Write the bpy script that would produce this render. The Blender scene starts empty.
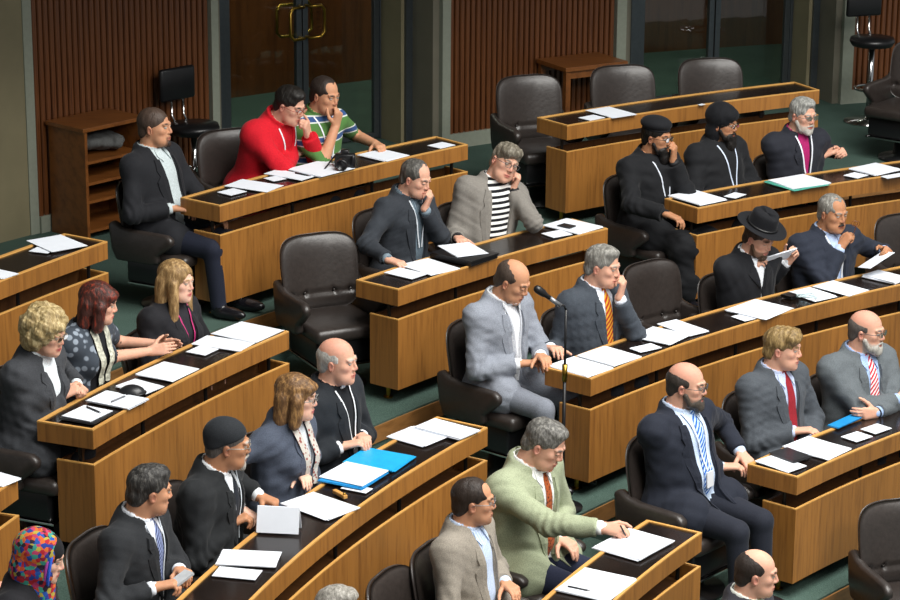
import bpy, math, random
import numpy as np
from mathutils import Matrix, Vector
random.seed(7); rng = np.random.default_rng(7)
SC = bpy.context.scene; COL = SC.collection
# ---------------------------------------------------------------- camera
FPX, PITCH, ROLL, ZC = 2600.14, 0.2901, 0.0067, 6.142
cd = bpy.data.cameras.new('camera'); cam = bpy.data.objects.new('camera', cd); COL.objects.link(cam)
cd.sensor_width = 36; cd.lens = FPX/900*36; cd.clip_end = 200
cam.matrix_world = Matrix.Translation((0, 0, ZC)) @ Matrix.Rotation(math.pi/2-PITCH, 4, 'X') @ Matrix.Rotation(ROLL, 4, 'Z')
SC.camera = cam
# ---------------------------------------------------------------- world, light, exposure
w = bpy.data.worlds.new('world'); SC.world = w; w.use_nodes = True
w.node_tree.nodes['Background'].inputs[0].default_value = (0.95, 0.98, 1.0, 1)
w.node_tree.nodes['Background'].inputs[1].default_value = 0.22
def area(name, loc, target, sx, sy, energy, col):
    l = bpy.data.lights.new(name, 'AREA'); l.shape = 'RECTANGLE'; l.size = sx; l.size_y = sy; l.energy = energy; l.color = col
    o = bpy.data.objects.new(name, l); COL.objects.link(o); o.location = loc
    o.rotation_euler = (Vector(target)-Vector(loc)).to_track_quat('-Z', 'Y').to_euler(); return o
area('laylight', (4.5, 11.0, 10.2), (4.0, 11.3, 0), 8.5, 7.0, 1500, (1.0, 0.985, 0.95))
area('hall_lights', (6.0, 5.0, 8.5), (0.5, 15.0, 1.0), 5.0, 2.0, 330, (1.0, 0.97, 0.92))
SC.view_settings.view_transform = 'Standard'; SC.view_settings.look = 'None'
SC.view_settings.gamma = 1; SC.view_settings.use_curve_mapping = False; SC.view_settings.exposure = 0.63
# ---------------------------------------------------------------- measured plan of the chamber (metres)
CX, CY = 8.6564, 8.055
RR = [12.6184, 11.3517, 10.0029, 8.694, 7.39]        # front radius of each desk row, row 0 at the back
TOP = [2.077, 1.725, 1.413, 1.0753, 0.74]            # desk top heights
FL = [t-0.74 for t in TOP]                           # terrace heights
DD, HA, HG, HP = 0.33, 0.108, 0.083, 0.45
EDGE = 0.105
RWALL = 15.06
def pol(r, t, z=0.0): return np.array([CX+r*math.cos(t), CY+r*math.sin(t), z])
def rad(d): return math.radians(d)
def unproj(px, py, z):
    u, v = px-450, py-300; c, s = math.cos(ROLL), math.sin(ROLL)
    u, v = c*u+s*v, -s*u+c*v
    d = np.array([u, FPX*math.cos(PITCH)-v*math.sin(PITCH), -FPX*math.sin(PITCH)-v*math.cos(PITCH)])
    t = (z-ZC)/d[2]; return np.array([d[0]*t, d[1]*t, z])
def theta_of(p): return math.atan2(p[1]-CY, p[0]-CX)
def radius_of(p): return math.hypot(p[1]-CY, p[0]-CX)
# ---------------------------------------------------------------- materials
MATS = {}
def srgb(c):
    if isinstance(c, str): c = [int(c[i:i+2], 16)/255 for i in (0, 2, 4)]
    return tuple(x/12.92 if x <= .04045 else ((x+.055)/1.055)**2.4 for x in c)+(1,)
def base(name):
    m = bpy.data.materials.new(name); m.use_nodes = True; nt = m.node_tree; return m, nt, nt.nodes['Principled BSDF']
def N(nt, t, **kw):
    n = nt.nodes.new(t)
    for k, v in kw.items():
        if k.startswith('i_'): n.inputs[int(k[2:]) if k[2:].isdigit() else k[2:]].default_value = v
        else: setattr(n, k, v)
    return n
def ramp(nt, fac, stops, interp='LINEAR'):
    r = nt.nodes.new('ShaderNodeValToRGB'); r.color_ramp.interpolation = interp
    el = r.color_ramp.elements
    while len(el) < len(stops): el.new(0.5)
    for e, (p, c) in zip(el, stops): e.position = p; e.color = c
    nt.links.new(fac, r.inputs[0]); return r.outputs[0]
def bump(nt, b, h, strength, dist=0.01):
    n = N(nt, 'ShaderNodeBump', i_Strength=strength, i_Distance=dist); nt.links.new(h, n.inputs['Height']); nt.links.new(n.outputs[0], b.inputs['Normal'])
def plain(name, col, rough=0.5, metal=0.0, noise=0.08, scale=30, bmp=0.0, spec=0.5, coat=0, sheen=0):
    key = ('plain', name)
    if key in MATS: return MATS[key]
    m, nt, b = base(name); c = srgb(col)
    tc = N(nt, 'ShaderNodeTexCoord'); nz = N(nt, 'ShaderNodeTexNoise', i_Scale=scale, i_Detail=3.0); nt.links.new(tc.outputs['Object'], nz.inputs['Vector'])
    lo = tuple(x*(1-noise) for x in c[:3])+(1,); hi = tuple(min(1, x*(1+noise)) for x in c[:3])+(1,)
    nt.links.new(ramp(nt, nz.outputs[0], [(.3, lo), (.7, hi)]), b.inputs['Base Color'])
    b.inputs['Roughness'].default_value = rough; b.inputs['Metallic'].default_value = metal; b.inputs['Specular IOR Level'].default_value = spec
    b.inputs['Coat Weight'].default_value = coat; b.inputs['Sheen Weight'].default_value = sheen
    if bmp: bump(nt, b, nz.outputs[0], bmp)
    MATS[key] = m; return m
def cloth(col, kind='plain', c2=None, period=.03, axis=2, rough=.85):
    key = ('cloth', col, kind, c2, period, axis)
    if key in MATS: return MATS[key]
    m, nt, b = base('cloth_'+str(len(MATS))); c = srgb(col)
    tc = N(nt, 'ShaderNodeTexCoord')
    nz = N(nt, 'ShaderNodeTexNoise', i_Scale=9.0, i_Detail=4.0); nt.links.new(tc.outputs['Object'], nz.inputs['Vector'])
    fine = N(nt, 'ShaderNodeTexNoise', i_Scale=220.0, i_Detail=2.0); nt.links.new(tc.outputs['Object'], fine.inputs['Vector'])
    mixh = N(nt, 'ShaderNodeMath', operation='MULTIPLY_ADD', i_1=.35); nt.links.new(fine.outputs[0], mixh.inputs[0]); nt.links.new(nz.outputs[0], mixh.inputs[2])
    lo = tuple(x*.8 for x in c[:3])+(1,); hi = tuple(min(1, x*1.18) for x in c[:3])+(1,)
    colr = ramp(nt, fine.outputs[0], [(.35, lo), (.65, hi)])
    if kind in ('stripe', 'polo', 'check', 'diag'):
        d2 = srgb(c2); sp = N(nt, 'ShaderNodeSeparateXYZ'); nt.links.new(tc.outputs['Object'], sp.inputs[0])
        def band(out, per):
            a = N(nt, 'ShaderNodeMath', operation='DIVIDE', i_1=per); nt.links.new(out, a.inputs[0])
            f = N(nt, 'ShaderNodeMath', operation='FRACT'); nt.links.new(a.outputs[0], f.inputs[0]); return f.outputs[0]
        if kind == 'polo':
            f = band(sp.outputs[2], .135); W = srgb('d8dcd8')
            pat = ramp(nt, f, [(0, c), (.50, W), (.56, d2), (.80, W), (.86, c)], 'CONSTANT')
            mx = N(nt, 'ShaderNodeMix', data_type='RGBA', i_0=.9); nt.links.new(colr, mx.inputs[6]); nt.links.new(pat, mx.inputs[7]); colr = mx.outputs[2]
        else:
            src = sp.outputs[axis]
            if kind == 'diag':
                a = N(nt, 'ShaderNodeMath', operation='ADD'); nt.links.new(sp.outputs[0], a.inputs[0]); nt.links.new(sp.outputs[2], a.inputs[1]); src = a.outputs[0]
            f = band(src, period)
            if kind == 'check':
                f2 = band(sp.outputs[0], period); a = N(nt, 'ShaderNodeMath', operation='MAXIMUM'); nt.links.new(f, a.inputs[0]); nt.links.new(f2, a.inputs[1]); f = a.outputs[0]
            msk = ramp(nt, f, [(0, (0, 0, 0, 1)), (.72 if kind == 'check' else .5, (1, 1, 1, 1))], 'CONSTANT')
            mx = N(nt, 'ShaderNodeMix', data_type='RGBA'); nt.links.new(msk, mx.inputs[0]); nt.links.new(colr, mx.inputs[6]); mx.inputs[7].default_value = d2; colr = mx.outputs[2]
    if kind in ('paisley', 'patch'):
        vo = N(nt, 'ShaderNodeTexVoronoi', i_Scale=(1/period), i_Randomness=1.0); nt.links.new(tc.outputs['Object'], vo.inputs['Vector'])
        if kind == 'patch':
            sp = N(nt, 'ShaderNodeSeparateColor'); nt.links.new(vo.outputs['Color'], sp.inputs[0])
            cs = ['a82430', 'c8622c', '263a86', 'b03a62', '3a8f80', '2a2030', 'a89a40', '8c2038', '2450a0', 'b4482c']
            colr = ramp(nt, sp.outputs[0], [(i/10, srgb(x)) for i, x in enumerate(cs)], 'CONSTANT')
        else:
            colr = ramp(nt, vo.outputs['Distance'], [(.3, srgb(c2)), (.42, c)])
    nt.links.new(colr, b.inputs['Base Color']); b.inputs['Roughness'].default_value = rough; b.inputs['Specular IOR Level'].default_value = .25
    b.inputs['Sheen Weight'].default_value = .06; b.inputs['Sheen Roughness'].default_value = .4
    bump(nt, b, mixh.outputs[0], .22, .012)
    MATS[key] = m; return m
def wood(name, col, dark, rough=.38, gx=26, gz=1.4, boards=.0, coat=.15):
    m, nt, b = base(name)
    uv = N(nt, 'ShaderNodeUVMap'); mp = N(nt, 'ShaderNodeMapping'); mp.inputs['Scale'].default_value = (gx, gz, 1); nt.links.new(uv.outputs[0], mp.inputs[0])
    nz = N(nt, 'ShaderNodeTexNoise', i_Scale=1.6, i_Detail=6.0, i_Roughness=.65, i_Distortion=.4); nt.links.new(mp.outputs[0], nz.inputs['Vector'])
    c, d = srgb(col), srgb(dark)
    colr = ramp(nt, nz.outputs[0], [(.3, d), (.52, c), (.75, tuple(min(1, x*1.12) for x in c[:3])+(1,))])
    if boards:
        sp = N(nt, 'ShaderNodeSeparateXYZ'); nt.links.new(uv.outputs[0], sp.inputs[0])
        a = N(nt, 'ShaderNodeMath', operation='DIVIDE', i_1=boards); nt.links.new(sp.outputs[0], a.inputs[0])
        f = N(nt, 'ShaderNodeMath', operation='FLOOR'); nt.links.new(a.outputs[0], f.inputs[0])
        wn = N(nt, 'ShaderNodeTexWhiteNoise', noise_dimensions='1D'); nt.links.new(f.outputs[0], wn.inputs['W'])
        mr = N(nt, 'ShaderNodeMapRange', i_3=.86, i_4=1.1); nt.links.new(wn.outputs[0], mr.inputs[0])
        hsv = N(nt, 'ShaderNodeHueSaturation'); nt.links.new(colr, hsv.inputs['Color']); nt.links.new(mr.outputs[0], hsv.inputs['Value']); colr = hsv.outputs[0]
    nt.links.new(colr, b.inputs['Base Color']); b.inputs['Roughness'].default_value = rough; b.inputs['Coat Weight'].default_value = coat; b.inputs['Coat Roughness'].default_value = .3
    bump(nt, b, nz.outputs[0], .05); return m
WOOD = wood('honey_veneer', '97652e', '794d22', boards=.34)
WOODLIP = wood('pale_wood_lip', 'cf9c55', 'b98342', gx=2, gz=20)
WOODSHADE = wood('desk_inner_wood_shaded', '5f3d20', '462b14')  # inner desk wood, colour darkened to stand in for shade under the tray
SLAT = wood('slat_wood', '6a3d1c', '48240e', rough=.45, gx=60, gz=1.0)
CAB = wood('cabinet_wood', '7c4a20', '5b3214', gx=8, gz=8)
RISER = wood('riser_wood', '8d6236', '6c4723', gx=4, gz=14)
def attr_skin():
    m, nt, b = base('skin'); a = N(nt, 'ShaderNodeVertexColor', layer_name='Tint')
    tc = N(nt, 'ShaderNodeTexCoord'); nz = N(nt, 'ShaderNodeTexNoise', i_Scale=60.0, i_Detail=3.0); nt.links.new(tc.outputs['Object'], nz.inputs['Vector'])
    mr = N(nt, 'ShaderNodeMapRange', i_3=.9, i_4=1.1); nt.links.new(nz.outputs[0], mr.inputs[0])
    mx = N(nt, 'ShaderNodeHueSaturation'); nt.links.new(a.outputs[0], mx.inputs['Color']); nt.links.new(mr.outputs[0], mx.inputs['Value'])
    nt.links.new(mx.outputs[0], b.inputs['Base Color']); b.inputs['Roughness'].default_value = .6; b.inputs['Specular IOR Level'].default_value = .3
    b.inputs['Subsurface Weight'].default_value = .12; b.inputs['Subsurface Radius'].default_value = (.012, .005, .003); b.inputs['Subsurface Scale'].default_value = .5
    bump(nt, b, nz.outputs[0], .06); return m
SKIN = attr_skin()
def hairmat(col, tip=None, sc=55):
    key = ('hair', col, tip)
    if key in MATS: return MATS[key]
    m, nt, b = base('hair_'+col); c = srgb(col); t = srgb(tip or col)
    tc = N(nt, 'ShaderNodeTexCoord'); mp = N(nt, 'ShaderNodeMapping'); mp.inputs['Scale'].default_value = (1, 1, .28); nt.links.new(tc.outputs['Object'], mp.inputs[0])
    nz = N(nt, 'ShaderNodeTexNoise', i_Scale=float(sc), i_Detail=4.0, i_Roughness=.7); nt.links.new(mp.outputs[0], nz.inputs['Vector'])
    nt.links.new(ramp(nt, nz.outputs[0], [(.32, tuple(x*.55 for x in c[:3])+(1,)), (.5, c), (.68, t)]), b.inputs['Base Color'])
    b.inputs['Roughness'].default_value = .5; b.inputs['Specular IOR Level'].default_value = .35; bump(nt, b, nz.outputs[0], .55, .012); MATS[key] = m; return m
def carpet():
    m, nt, b = base('green_carpet'); tc = N(nt, 'ShaderNodeTexCoord'); nz = N(nt, 'ShaderNodeTexNoise', i_Scale=160.0, i_Detail=3.0); nt.links.new(tc.outputs['Object'], nz.inputs['Vector'])
    n2 = N(nt, 'ShaderNodeTexNoise', i_Scale=3.0, i_Detail=3.0); nt.links.new(tc.outputs['Object'], n2.inputs['Vector'])
    a = N(nt, 'ShaderNodeMath', operation='MULTIPLY_ADD', i_1=.4); nt.links.new(n2.outputs[0], a.inputs[0]); nt.links.new(nz.outputs[0], a.inputs[2])
    nt.links.new(ramp(nt, a.outputs[0], [(.4, srgb('33453e')), (1.0, srgb('566b62'))]), b.inputs['Base Color']); b.inputs['Roughness'].default_value = .95; b.inputs['Specular IOR Level'].default_value = .1
    bump(nt, b, nz.outputs[0], .5); return m
CARPET = carpet()
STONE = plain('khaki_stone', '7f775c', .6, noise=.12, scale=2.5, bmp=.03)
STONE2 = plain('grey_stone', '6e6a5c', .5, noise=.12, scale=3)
TRIMM = plain('pale_trim', '8d9284', .45, noise=.05)
STEEL = plain('brushed_steel_frame', '5d6468', .35, .75, .06)
BRASS = plain('brass', 'b08c3c', .3, 1.0, .1)
CHROME = plain('chrome', 'c8c8c8', .12, 1.0, .03)
DARKMETAL = plain('dark_metal', '2c2a28', .4, .6)
INLAY = plain('black_desk_inlay', '1a1310', .22, noise=.25, scale=6, spec=.5)
LEATHER = plain('dark_brown_leather', '2f2926', .38, noise=.15, scale=40, bmp=.12, spec=.55)
BLACKPL = plain('black_plastic', '141416', .35)
PAPER = plain('white_paper', 'dfe4ec', .75, noise=.02, scale=12)
CARD = plain('white_card', 'd8dade', .6, noise=.02)
def emat():
    m, nt, b = base('eyeball'); tc = N(nt, 'ShaderNodeTexCoord'); sp = N(nt, 'ShaderNodeSeparateXYZ'); nt.links.new(tc.outputs['Object'], sp.inputs[0])
    nt.links.new(ramp(nt, sp.outputs[1], [(0.0, srgb('b9ada3')), (.0088, srgb('3a281c')), (.0116, srgb('0d0907'))], 'CONSTANT'), b.inputs['Base Color']); b.inputs['Roughness'].default_value = .15; return m
EYE = emat()
def glassmat(name, tint=(.9, .95, .93), gloss=.12):
    m, nt, b = base(name); nt.nodes.remove(b); out = nt.nodes['Material Output']
    tr = N(nt, 'ShaderNodeBsdfTransparent'); tr.inputs[0].default_value = (*tint, 1); gl = N(nt, 'ShaderNodeBsdfGlossy'); gl.inputs['Roughness'].default_value = .03
    fr = N(nt, 'ShaderNodeFresnel', i_IOR=1.5); a = N(nt, 'ShaderNodeMath', operation='MULTIPLY_ADD', i_1=.8, i_2=gloss*.2); nt.links.new(fr.outputs[0], a.inputs[0])
    mx = N(nt, 'ShaderNodeMixShader'); nt.links.new(a.outputs[0], mx.inputs[0]); nt.links.new(tr.outputs[0], mx.inputs[1]); nt.links.new(gl.outputs[0], mx.inputs[2]); nt.links.new(mx.outputs[0], out.inputs[0]); return m
GLASS = glassmat('door_glass', (.72, .78, .74)); LENS = glassmat('lens_glass', (.93, .95, .95))
# ---------------------------------------------------------------- mesh helpers
class MB:
    def __init__(s): s.v = []; s.f = []; s.m = []; s.uv = []
    def add(s, vs, fs, m=0, uvs=None):
        b = len(s.v); s.v += [tuple(map(float, v)) for v in vs]
        for f in fs:
            s.f.append(tuple(b+i for i in f)); s.m.append(m)
            s.uv.append([uvs[i] for i in f] if uvs else [(vs[i][0], vs[i][2]) for i in f])
    def arcbox(s, r0, r1, t0, t1, z0, z1, m=0, seg=None):
        if t0 > t1: t0, t1 = t1, t0
        n = seg or max(2, int((t1-t0)/rad(.9)))
        for side in range(6):
            if side < 4:
                for i in range(n):
                    a, b = t0+(t1-t0)*i/n, t0+(t1-t0)*(i+1)/n
                    if side == 0: q = [(r0, a, z0), (r0, a, z1), (r0, b, z1), (r0, b, z0)]
                    elif side == 1: q = [(r1, a, z0), (r1, b, z0), (r1, b, z1), (r1, a, z1)]
                    elif side == 2: q = [(r0, a, z1), (r1, a, z1), (r1, b, z1), (r0, b, z1)]
                    else: q = [(r0, a, z0), (r0, b, z0), (r1, b, z0), (r1, a, z0)]
                    uv = [(t*r0, z if side < 2 else r) for r, t, z in q]
                    s.add([pol(*k) for k in q], [(0, 1, 2, 3)], m, uv)
            else:
                t = t0 if side == 4 else t1
                q = [(r0, t, z0), (r1, t, z0), (r1, t, z1), (r0, t, z1)]
                s.add([pol(*k) for k in q], [(0, 1, 2, 3) if side == 4 else (3, 2, 1, 0)], m, [(r, z) for r, t_, z in q])
    def box(s, c, h, R=None, m=0):
        R = np.eye(3) if R is None else np.array(R); c = np.array(c, float)
        P = [c+R@(np.array((x, y, z))*np.array(h)) for x in (-1, 1) for y in (-1, 1) for z in (-1, 1)]
        L = [(x*h[0], y*h[1], z*h[2]) for x in (-1, 1) for y in (-1, 1) for z in (-1, 1)]
        for f in ((0, 1, 3, 2), (4, 6, 7, 5), (0, 4, 5, 1), (2, 3, 7, 6), (0, 2, 6, 4), (1, 5, 7, 3)):
            s.add([P[i] for i in f], [(0, 1, 2, 3)], m, [(L[i][0]+L[i][1], L[i][2]+.3*L[i][1]) for i in f])
    def tube(s, pts, r, m=0, n=8, closed=False, cap=True):
        pts = [np.array(p, float) for p in pts]; k = len(pts); rs = r if isinstance(r, (list, tuple)) else [r]*k
        b = len(s.v); up = np.array((0.13, 0.27, .95)); fr = []
        for i in range(k):
            d = pts[(i+1) % k]-pts[i-1] if closed or 0 < i < k-1 else (pts[1]-pts[0] if i == 0 else pts[-1]-pts[-2])
            d = d/(np.linalg.norm(d)+1e-9)
            u = np.cross(d, up if not fr else fr[-1][1]); 
            if np.linalg.norm(u) < 1e-4: u = np.cross(d, (1, 0, 0.1))
            u /= np.linalg.norm(u); v_ = np.cross(u, d); fr.append((u, v_))
            for j in range(n):
                a = 2*math.pi*j/n; s.v.append(tuple(pts[i]+rs[i]*(math.cos(a)*u+math.sin(a)*v_)))
        for i in range(k if closed else k-1):
            for j in range(n):
                i2 = (i+1) % k; s.f.append((b+i*n+j, b+i2*n+j, b+i2*n+(j+1) % n, b+i*n+(j+1) % n)); s.m.append(m); s.uv.append([(j/n, i), (j/n, i+1), ((j+1)/n, i+1), ((j+1)/n, i)])
        if cap and not closed:
            for i, o in ((0, 1), (k-1, -1)):
                f = [b+i*n+j for j in range(n)][::o]; s.f.append(tuple(f)); s.m.append(m); s.uv.append([(0, 0)]*n)
    def lathe(s, prof, c, n=24, m=0, R=None):
        R = np.eye(3) if R is None else R; b = len(s.v); c = np.array(c, float)
        for r, z in prof:
            for j in range(n):
                a = 2*math.pi*j/n; s.v.append(tuple(c+R@np.array((r*math.cos(a), r*math.sin(a), z))))
        for i in range(len(prof)-1):
            for j in range(n): s.f.append((b+i*n+j, b+i*n+(j+1) % n, b+(i+1)*n+(j+1) % n, b+(i+1)*n+j)); s.m.append(m); s.uv.append([(0, 0)]*4)
        for i, o in ((0, -1), (len(prof)-1, 1)):
            if prof[i][0] > 1e-4: s.f.append(tuple([b+i*n+j for j in range(n)][::o])); s.m.append(m); s.uv.append([(0, 0)]*n)
    def prism(s, poly, thick, c, R, m=0):
        """poly: 2D points (a,b) in the plane of R's first two axes, extruded along the third"""
        c = np.array(c, float); R = np.array(R); n = len(poly)
        A = [c+R@np.array((a, b, 0)) for a, b in poly]; B = [c+R@np.array((a, b, thick)) for a, b in poly]
        uv = [(a, b) for a, b in poly]
        s.add(A+B, [tuple(range(n))[::-1], tuple(range(n, 2*n))]+[(i, (i+1) % n, n+(i+1) % n, n+i) for i in range(n)], m, uv+uv)
    def build(s, name, mats, parent=None, smooth=False, bevel=0, sub=0):
        me = bpy.data.meshes.new(name); me.from_pydata(s.v, [], s.f); me.validate(clean_customdata=False)
        for m in (mats if isinstance(mats, (list, tuple)) else [mats]): me.materials.append(m)
        if len(me.polygons) == len(s.f):
            me.polygons.foreach_set('material_index', s.m)
            ul = me.uv_layers.new(name='UVMap'); flat = [c for f in s.uv for p in f for c in p]; ul.data.foreach_set('uv', flat)
        if smooth: me.polygons.foreach_set('use_smooth', [True]*len(me.polygons))
        o = bpy.data.objects.new(name, me); COL.objects.link(o); o.parent = parent
        if sub:
            md = o.modifiers.new('s', 'SUBSURF'); md.levels = sub; md.render_levels = sub
        if bevel:
            wd = o.modifiers.new('w', 'WELD'); wd.merge_threshold = 1e-4
            md = o.modifiers.new('b', 'BEVEL'); md.width = bevel; md.segments = 2; md.limit_method = 'ANGLE'; md.angle_limit = rad(50)
        return o
def tag(o, label, cat, group=None, kind=None):
    o['label'] = label; o['category'] = cat
    if group: o['group'] = group
    if kind: o['kind'] = kind
    return o
def struct(o): o['kind'] = 'structure'; return o
def empty(name, loc, rz=0):
    o = bpy.data.objects.new(name, None); o.empty_display_size = .1; COL.objects.link(o); o.location = loc; o.rotation_euler = (0, 0, rz); return o
def Rz(a): c, s = math.cos(a), math.sin(a); return np.array([[c, -s, 0], [s, c, 0], [0, 0, 1]])
def Rx(a): c, s = math.cos(a), math.sin(a); return np.array([[1, 0, 0], [0, c, -s], [0, s, c]])
def Ry(a): c, s = math.cos(a), math.sin(a); return np.array([[c, 0, s], [0, 1, 0], [-s, 0, c]])
def nrm(v): v = np.array(v, float); return v/(np.linalg.norm(v)+1e-9)
# ---------------------------------------------------------------- room
T0, T1 = rad(96), rad(178)
fl = MB(); redge = [RWALL+3.2, RR[0]-EDGE, RR[1]-EDGE, RR[2]-EDGE, RR[3]-EDGE, 5.5]
for i in range(5): fl.arcbox(redge[i+1], redge[i], T0, T1, -.3, FL[i])
# half steps in the two aisles
AISLES = [(rad(142.4), rad(147.4)), (rad(128.2), rad(132.2)), (rad(157.4), rad(160.6))]
for a, b in AISLES:
    for i in range(4):
        r = redge[i+1]; h = FL[i]-FL[i+1]
        if a < rad(140) and i > 0: continue
        fl.arcbox(r-.30, r+.01, a, b, FL[i+1]-.01, FL[i+1]+h/2)
struct(fl.build('floor', CARPET))
for i in range(4):
    m = MB(); m.arcbox(redge[i+1]-.012, redge[i+1]-.001, T0, T1, FL[i]-.115, FL[i]-.012); struct(m.build('trim_%d' % (i+1), RISER))
# wall pieces by bearing; the doors stand back in stone-lined openings
def tpx(x, y=60, r=RWALL, z=2.3):     # bearing at which the wall shows at a given picture column
    best = None
    for k in range(1700):
        t = rad(96+k*.05); P = pol(r, t, z); d = P-np.array((0, 0, ZC))
        dep = d[1]*math.cos(PITCH)-d[2]*math.sin(PITCH); u = 450+FPX*d[0]/dep
        if best is None or abs(u-x) < best[0]: best = (abs(u-x), t)
    return best[1]
ZT = FL[0]+3.1
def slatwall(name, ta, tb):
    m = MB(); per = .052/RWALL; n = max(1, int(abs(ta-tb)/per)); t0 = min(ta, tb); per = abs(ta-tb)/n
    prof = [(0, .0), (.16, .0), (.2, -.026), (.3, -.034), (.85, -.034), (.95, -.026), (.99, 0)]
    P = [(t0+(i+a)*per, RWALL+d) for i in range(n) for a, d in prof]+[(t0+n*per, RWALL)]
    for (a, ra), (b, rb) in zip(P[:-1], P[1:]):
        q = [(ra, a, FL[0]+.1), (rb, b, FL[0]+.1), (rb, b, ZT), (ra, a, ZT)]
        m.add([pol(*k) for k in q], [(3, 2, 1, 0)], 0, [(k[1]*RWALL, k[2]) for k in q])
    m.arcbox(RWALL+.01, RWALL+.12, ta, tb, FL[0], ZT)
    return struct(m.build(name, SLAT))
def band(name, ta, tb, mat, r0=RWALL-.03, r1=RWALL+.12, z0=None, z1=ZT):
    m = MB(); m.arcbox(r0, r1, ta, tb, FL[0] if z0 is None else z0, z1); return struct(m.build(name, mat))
X = {x: tpx(x) for x in (-60, 22, 30, 205, 213, 437, 446, 612, 621, 841, 852, 990)}
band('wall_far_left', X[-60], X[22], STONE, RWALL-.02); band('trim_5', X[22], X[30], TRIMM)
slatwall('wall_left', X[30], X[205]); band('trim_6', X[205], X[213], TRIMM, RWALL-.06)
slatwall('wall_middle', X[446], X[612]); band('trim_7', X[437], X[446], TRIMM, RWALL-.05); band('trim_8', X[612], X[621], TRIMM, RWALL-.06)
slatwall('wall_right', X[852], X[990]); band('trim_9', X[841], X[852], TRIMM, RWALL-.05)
for i, (a, b) in enumerate(((30, 205), (446, 612), (852, 990))): band('baseboard_%s' % ('left', 'middle', 'right')[i], X[a], X[b], TRIMM, RWALL-.05, RWALL+.02, FL[0], FL[0]+.12)
RD = RWALL+.62
for i, (a, b) in enumerate(((213, 437), (621, 841))):
    # reveals: two bands of stone on the far jamb, one on the near jamb
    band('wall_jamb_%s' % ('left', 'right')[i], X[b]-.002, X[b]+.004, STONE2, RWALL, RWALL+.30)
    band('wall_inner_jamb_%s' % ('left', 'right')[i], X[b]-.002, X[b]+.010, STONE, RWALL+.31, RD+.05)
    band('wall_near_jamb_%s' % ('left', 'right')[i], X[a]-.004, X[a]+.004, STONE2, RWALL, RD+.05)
    band('trim_door_%s' % ('left', 'right')[i], X[b]+.004, X[b]+.008, STEEL, RWALL+.28, RWALL+.32)
    hi, lo = tpx((217, 633)[i], r=RD), tpx((381, 793)[i], r=RD)      # bearings of the opening, left and right
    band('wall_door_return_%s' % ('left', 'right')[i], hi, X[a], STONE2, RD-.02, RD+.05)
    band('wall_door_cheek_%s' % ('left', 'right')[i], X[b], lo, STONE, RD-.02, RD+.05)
    mid = (hi+lo)/2
    fr = MB(); wpost = .045/RD
    for t in (hi, lo): fr.arcbox(RD-.03, RD+.03, t-wpost, t+wpost, FL[0], ZT-.2, seg=1)
    fr.arcbox(RD-.03, RD+.03, hi, lo, ZT-.6, ZT-.5)
    struct(fr.build('door_frame_%d' % (i+1), STEEL, None, bevel=.004))
    for k, (ta, tb) in enumerate(((hi-wpost, mid+.0004), (mid-.0004, lo+wpost))):
        root = struct(empty('door_%d' % (i*2+k+1), pol(RD, (ta+tb)/2, FL[0])))
        def loc(mb, nm, mat, **kw):
            o = mb.build(nm, mat, root, **kw); o.matrix_parent_inverse = Matrix.Translation(root.location).inverted(); return o
        g = MB(); g.arcbox(RD-.006, RD+.006, ta, tb, FL[0]+.03, ZT-.6); loc(g, 'glass_pane', GLASS)
        s = MB(); wp = .05/RD
        for t in ((ta, ta-wp), (tb+wp, tb)): s.arcbox(RD-.022, RD+.022, t[0], t[1], FL[0]+.02, ZT-.6, seg=1)
        s.arcbox(RD-.02, RD+.02, ta, tb, FL[0]+.01, FL[0]+.05); loc(s, 'door_stile', STEEL, bevel=.003)
        if i == 0:
            for rr, nm in ((RD-.09, 'pull_handle'), (RD+.09, 'pull_handle')):
                hm = MB(); te = (tb+wp*.5) if k == 0 else (ta-wp*.5); sgn = 1 if k == 0 else -1
                z0, z1, wd = FL[0]+.92, FL[0]+1.17, .135*sgn/RD
                pts = [(RD, te, z0), (rr, te, z0), (rr, te+wd*.75, z0), (rr, te+wd, z0+.035), (rr, te+wd, z1-.035), (rr, te+wd*.75, z1), (rr, te, z1), (RD, te, z1)]
                hm.tube([pol(*q) for q in pts], .0125, n=10); loc(hm, nm, BRASS, smooth=True)
# corridor beyond the doors, with unseen fill lights added to brighten it
for tq in (rad(131), rad(118)): area('corridor_fill', pol(RWALL+1.6, tq, ZT-.1), pol(RWALL+1.7, tq, FL[0]), 1.2, .6, 34, (1, .95, .85))
RC = RWALL+2.6
m = MB(); m.arcbox(RC, RC+.1, T0, rad(150), FL[0], ZT)
struct(m.build('wall_corridor', wood('corridor_wood', '6b3c1c', '4a2510', gx=9, gz=.8, boards=.5)))
m = MB(); m.arcbox(RWALL-3.0, RC+.6, T0, T1, ZT, ZT+.5); struct(m.build('ceiling_gallery', plain('gallery_soffit', '8a8478', .7)))
m = MB(); m.arcbox(4.0, RWALL-1.9, T0, rad(200), 11.0, 11.2); struct(m.build('ceiling', plain('ceiling_white', 'c9c5b8', .8)))
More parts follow.
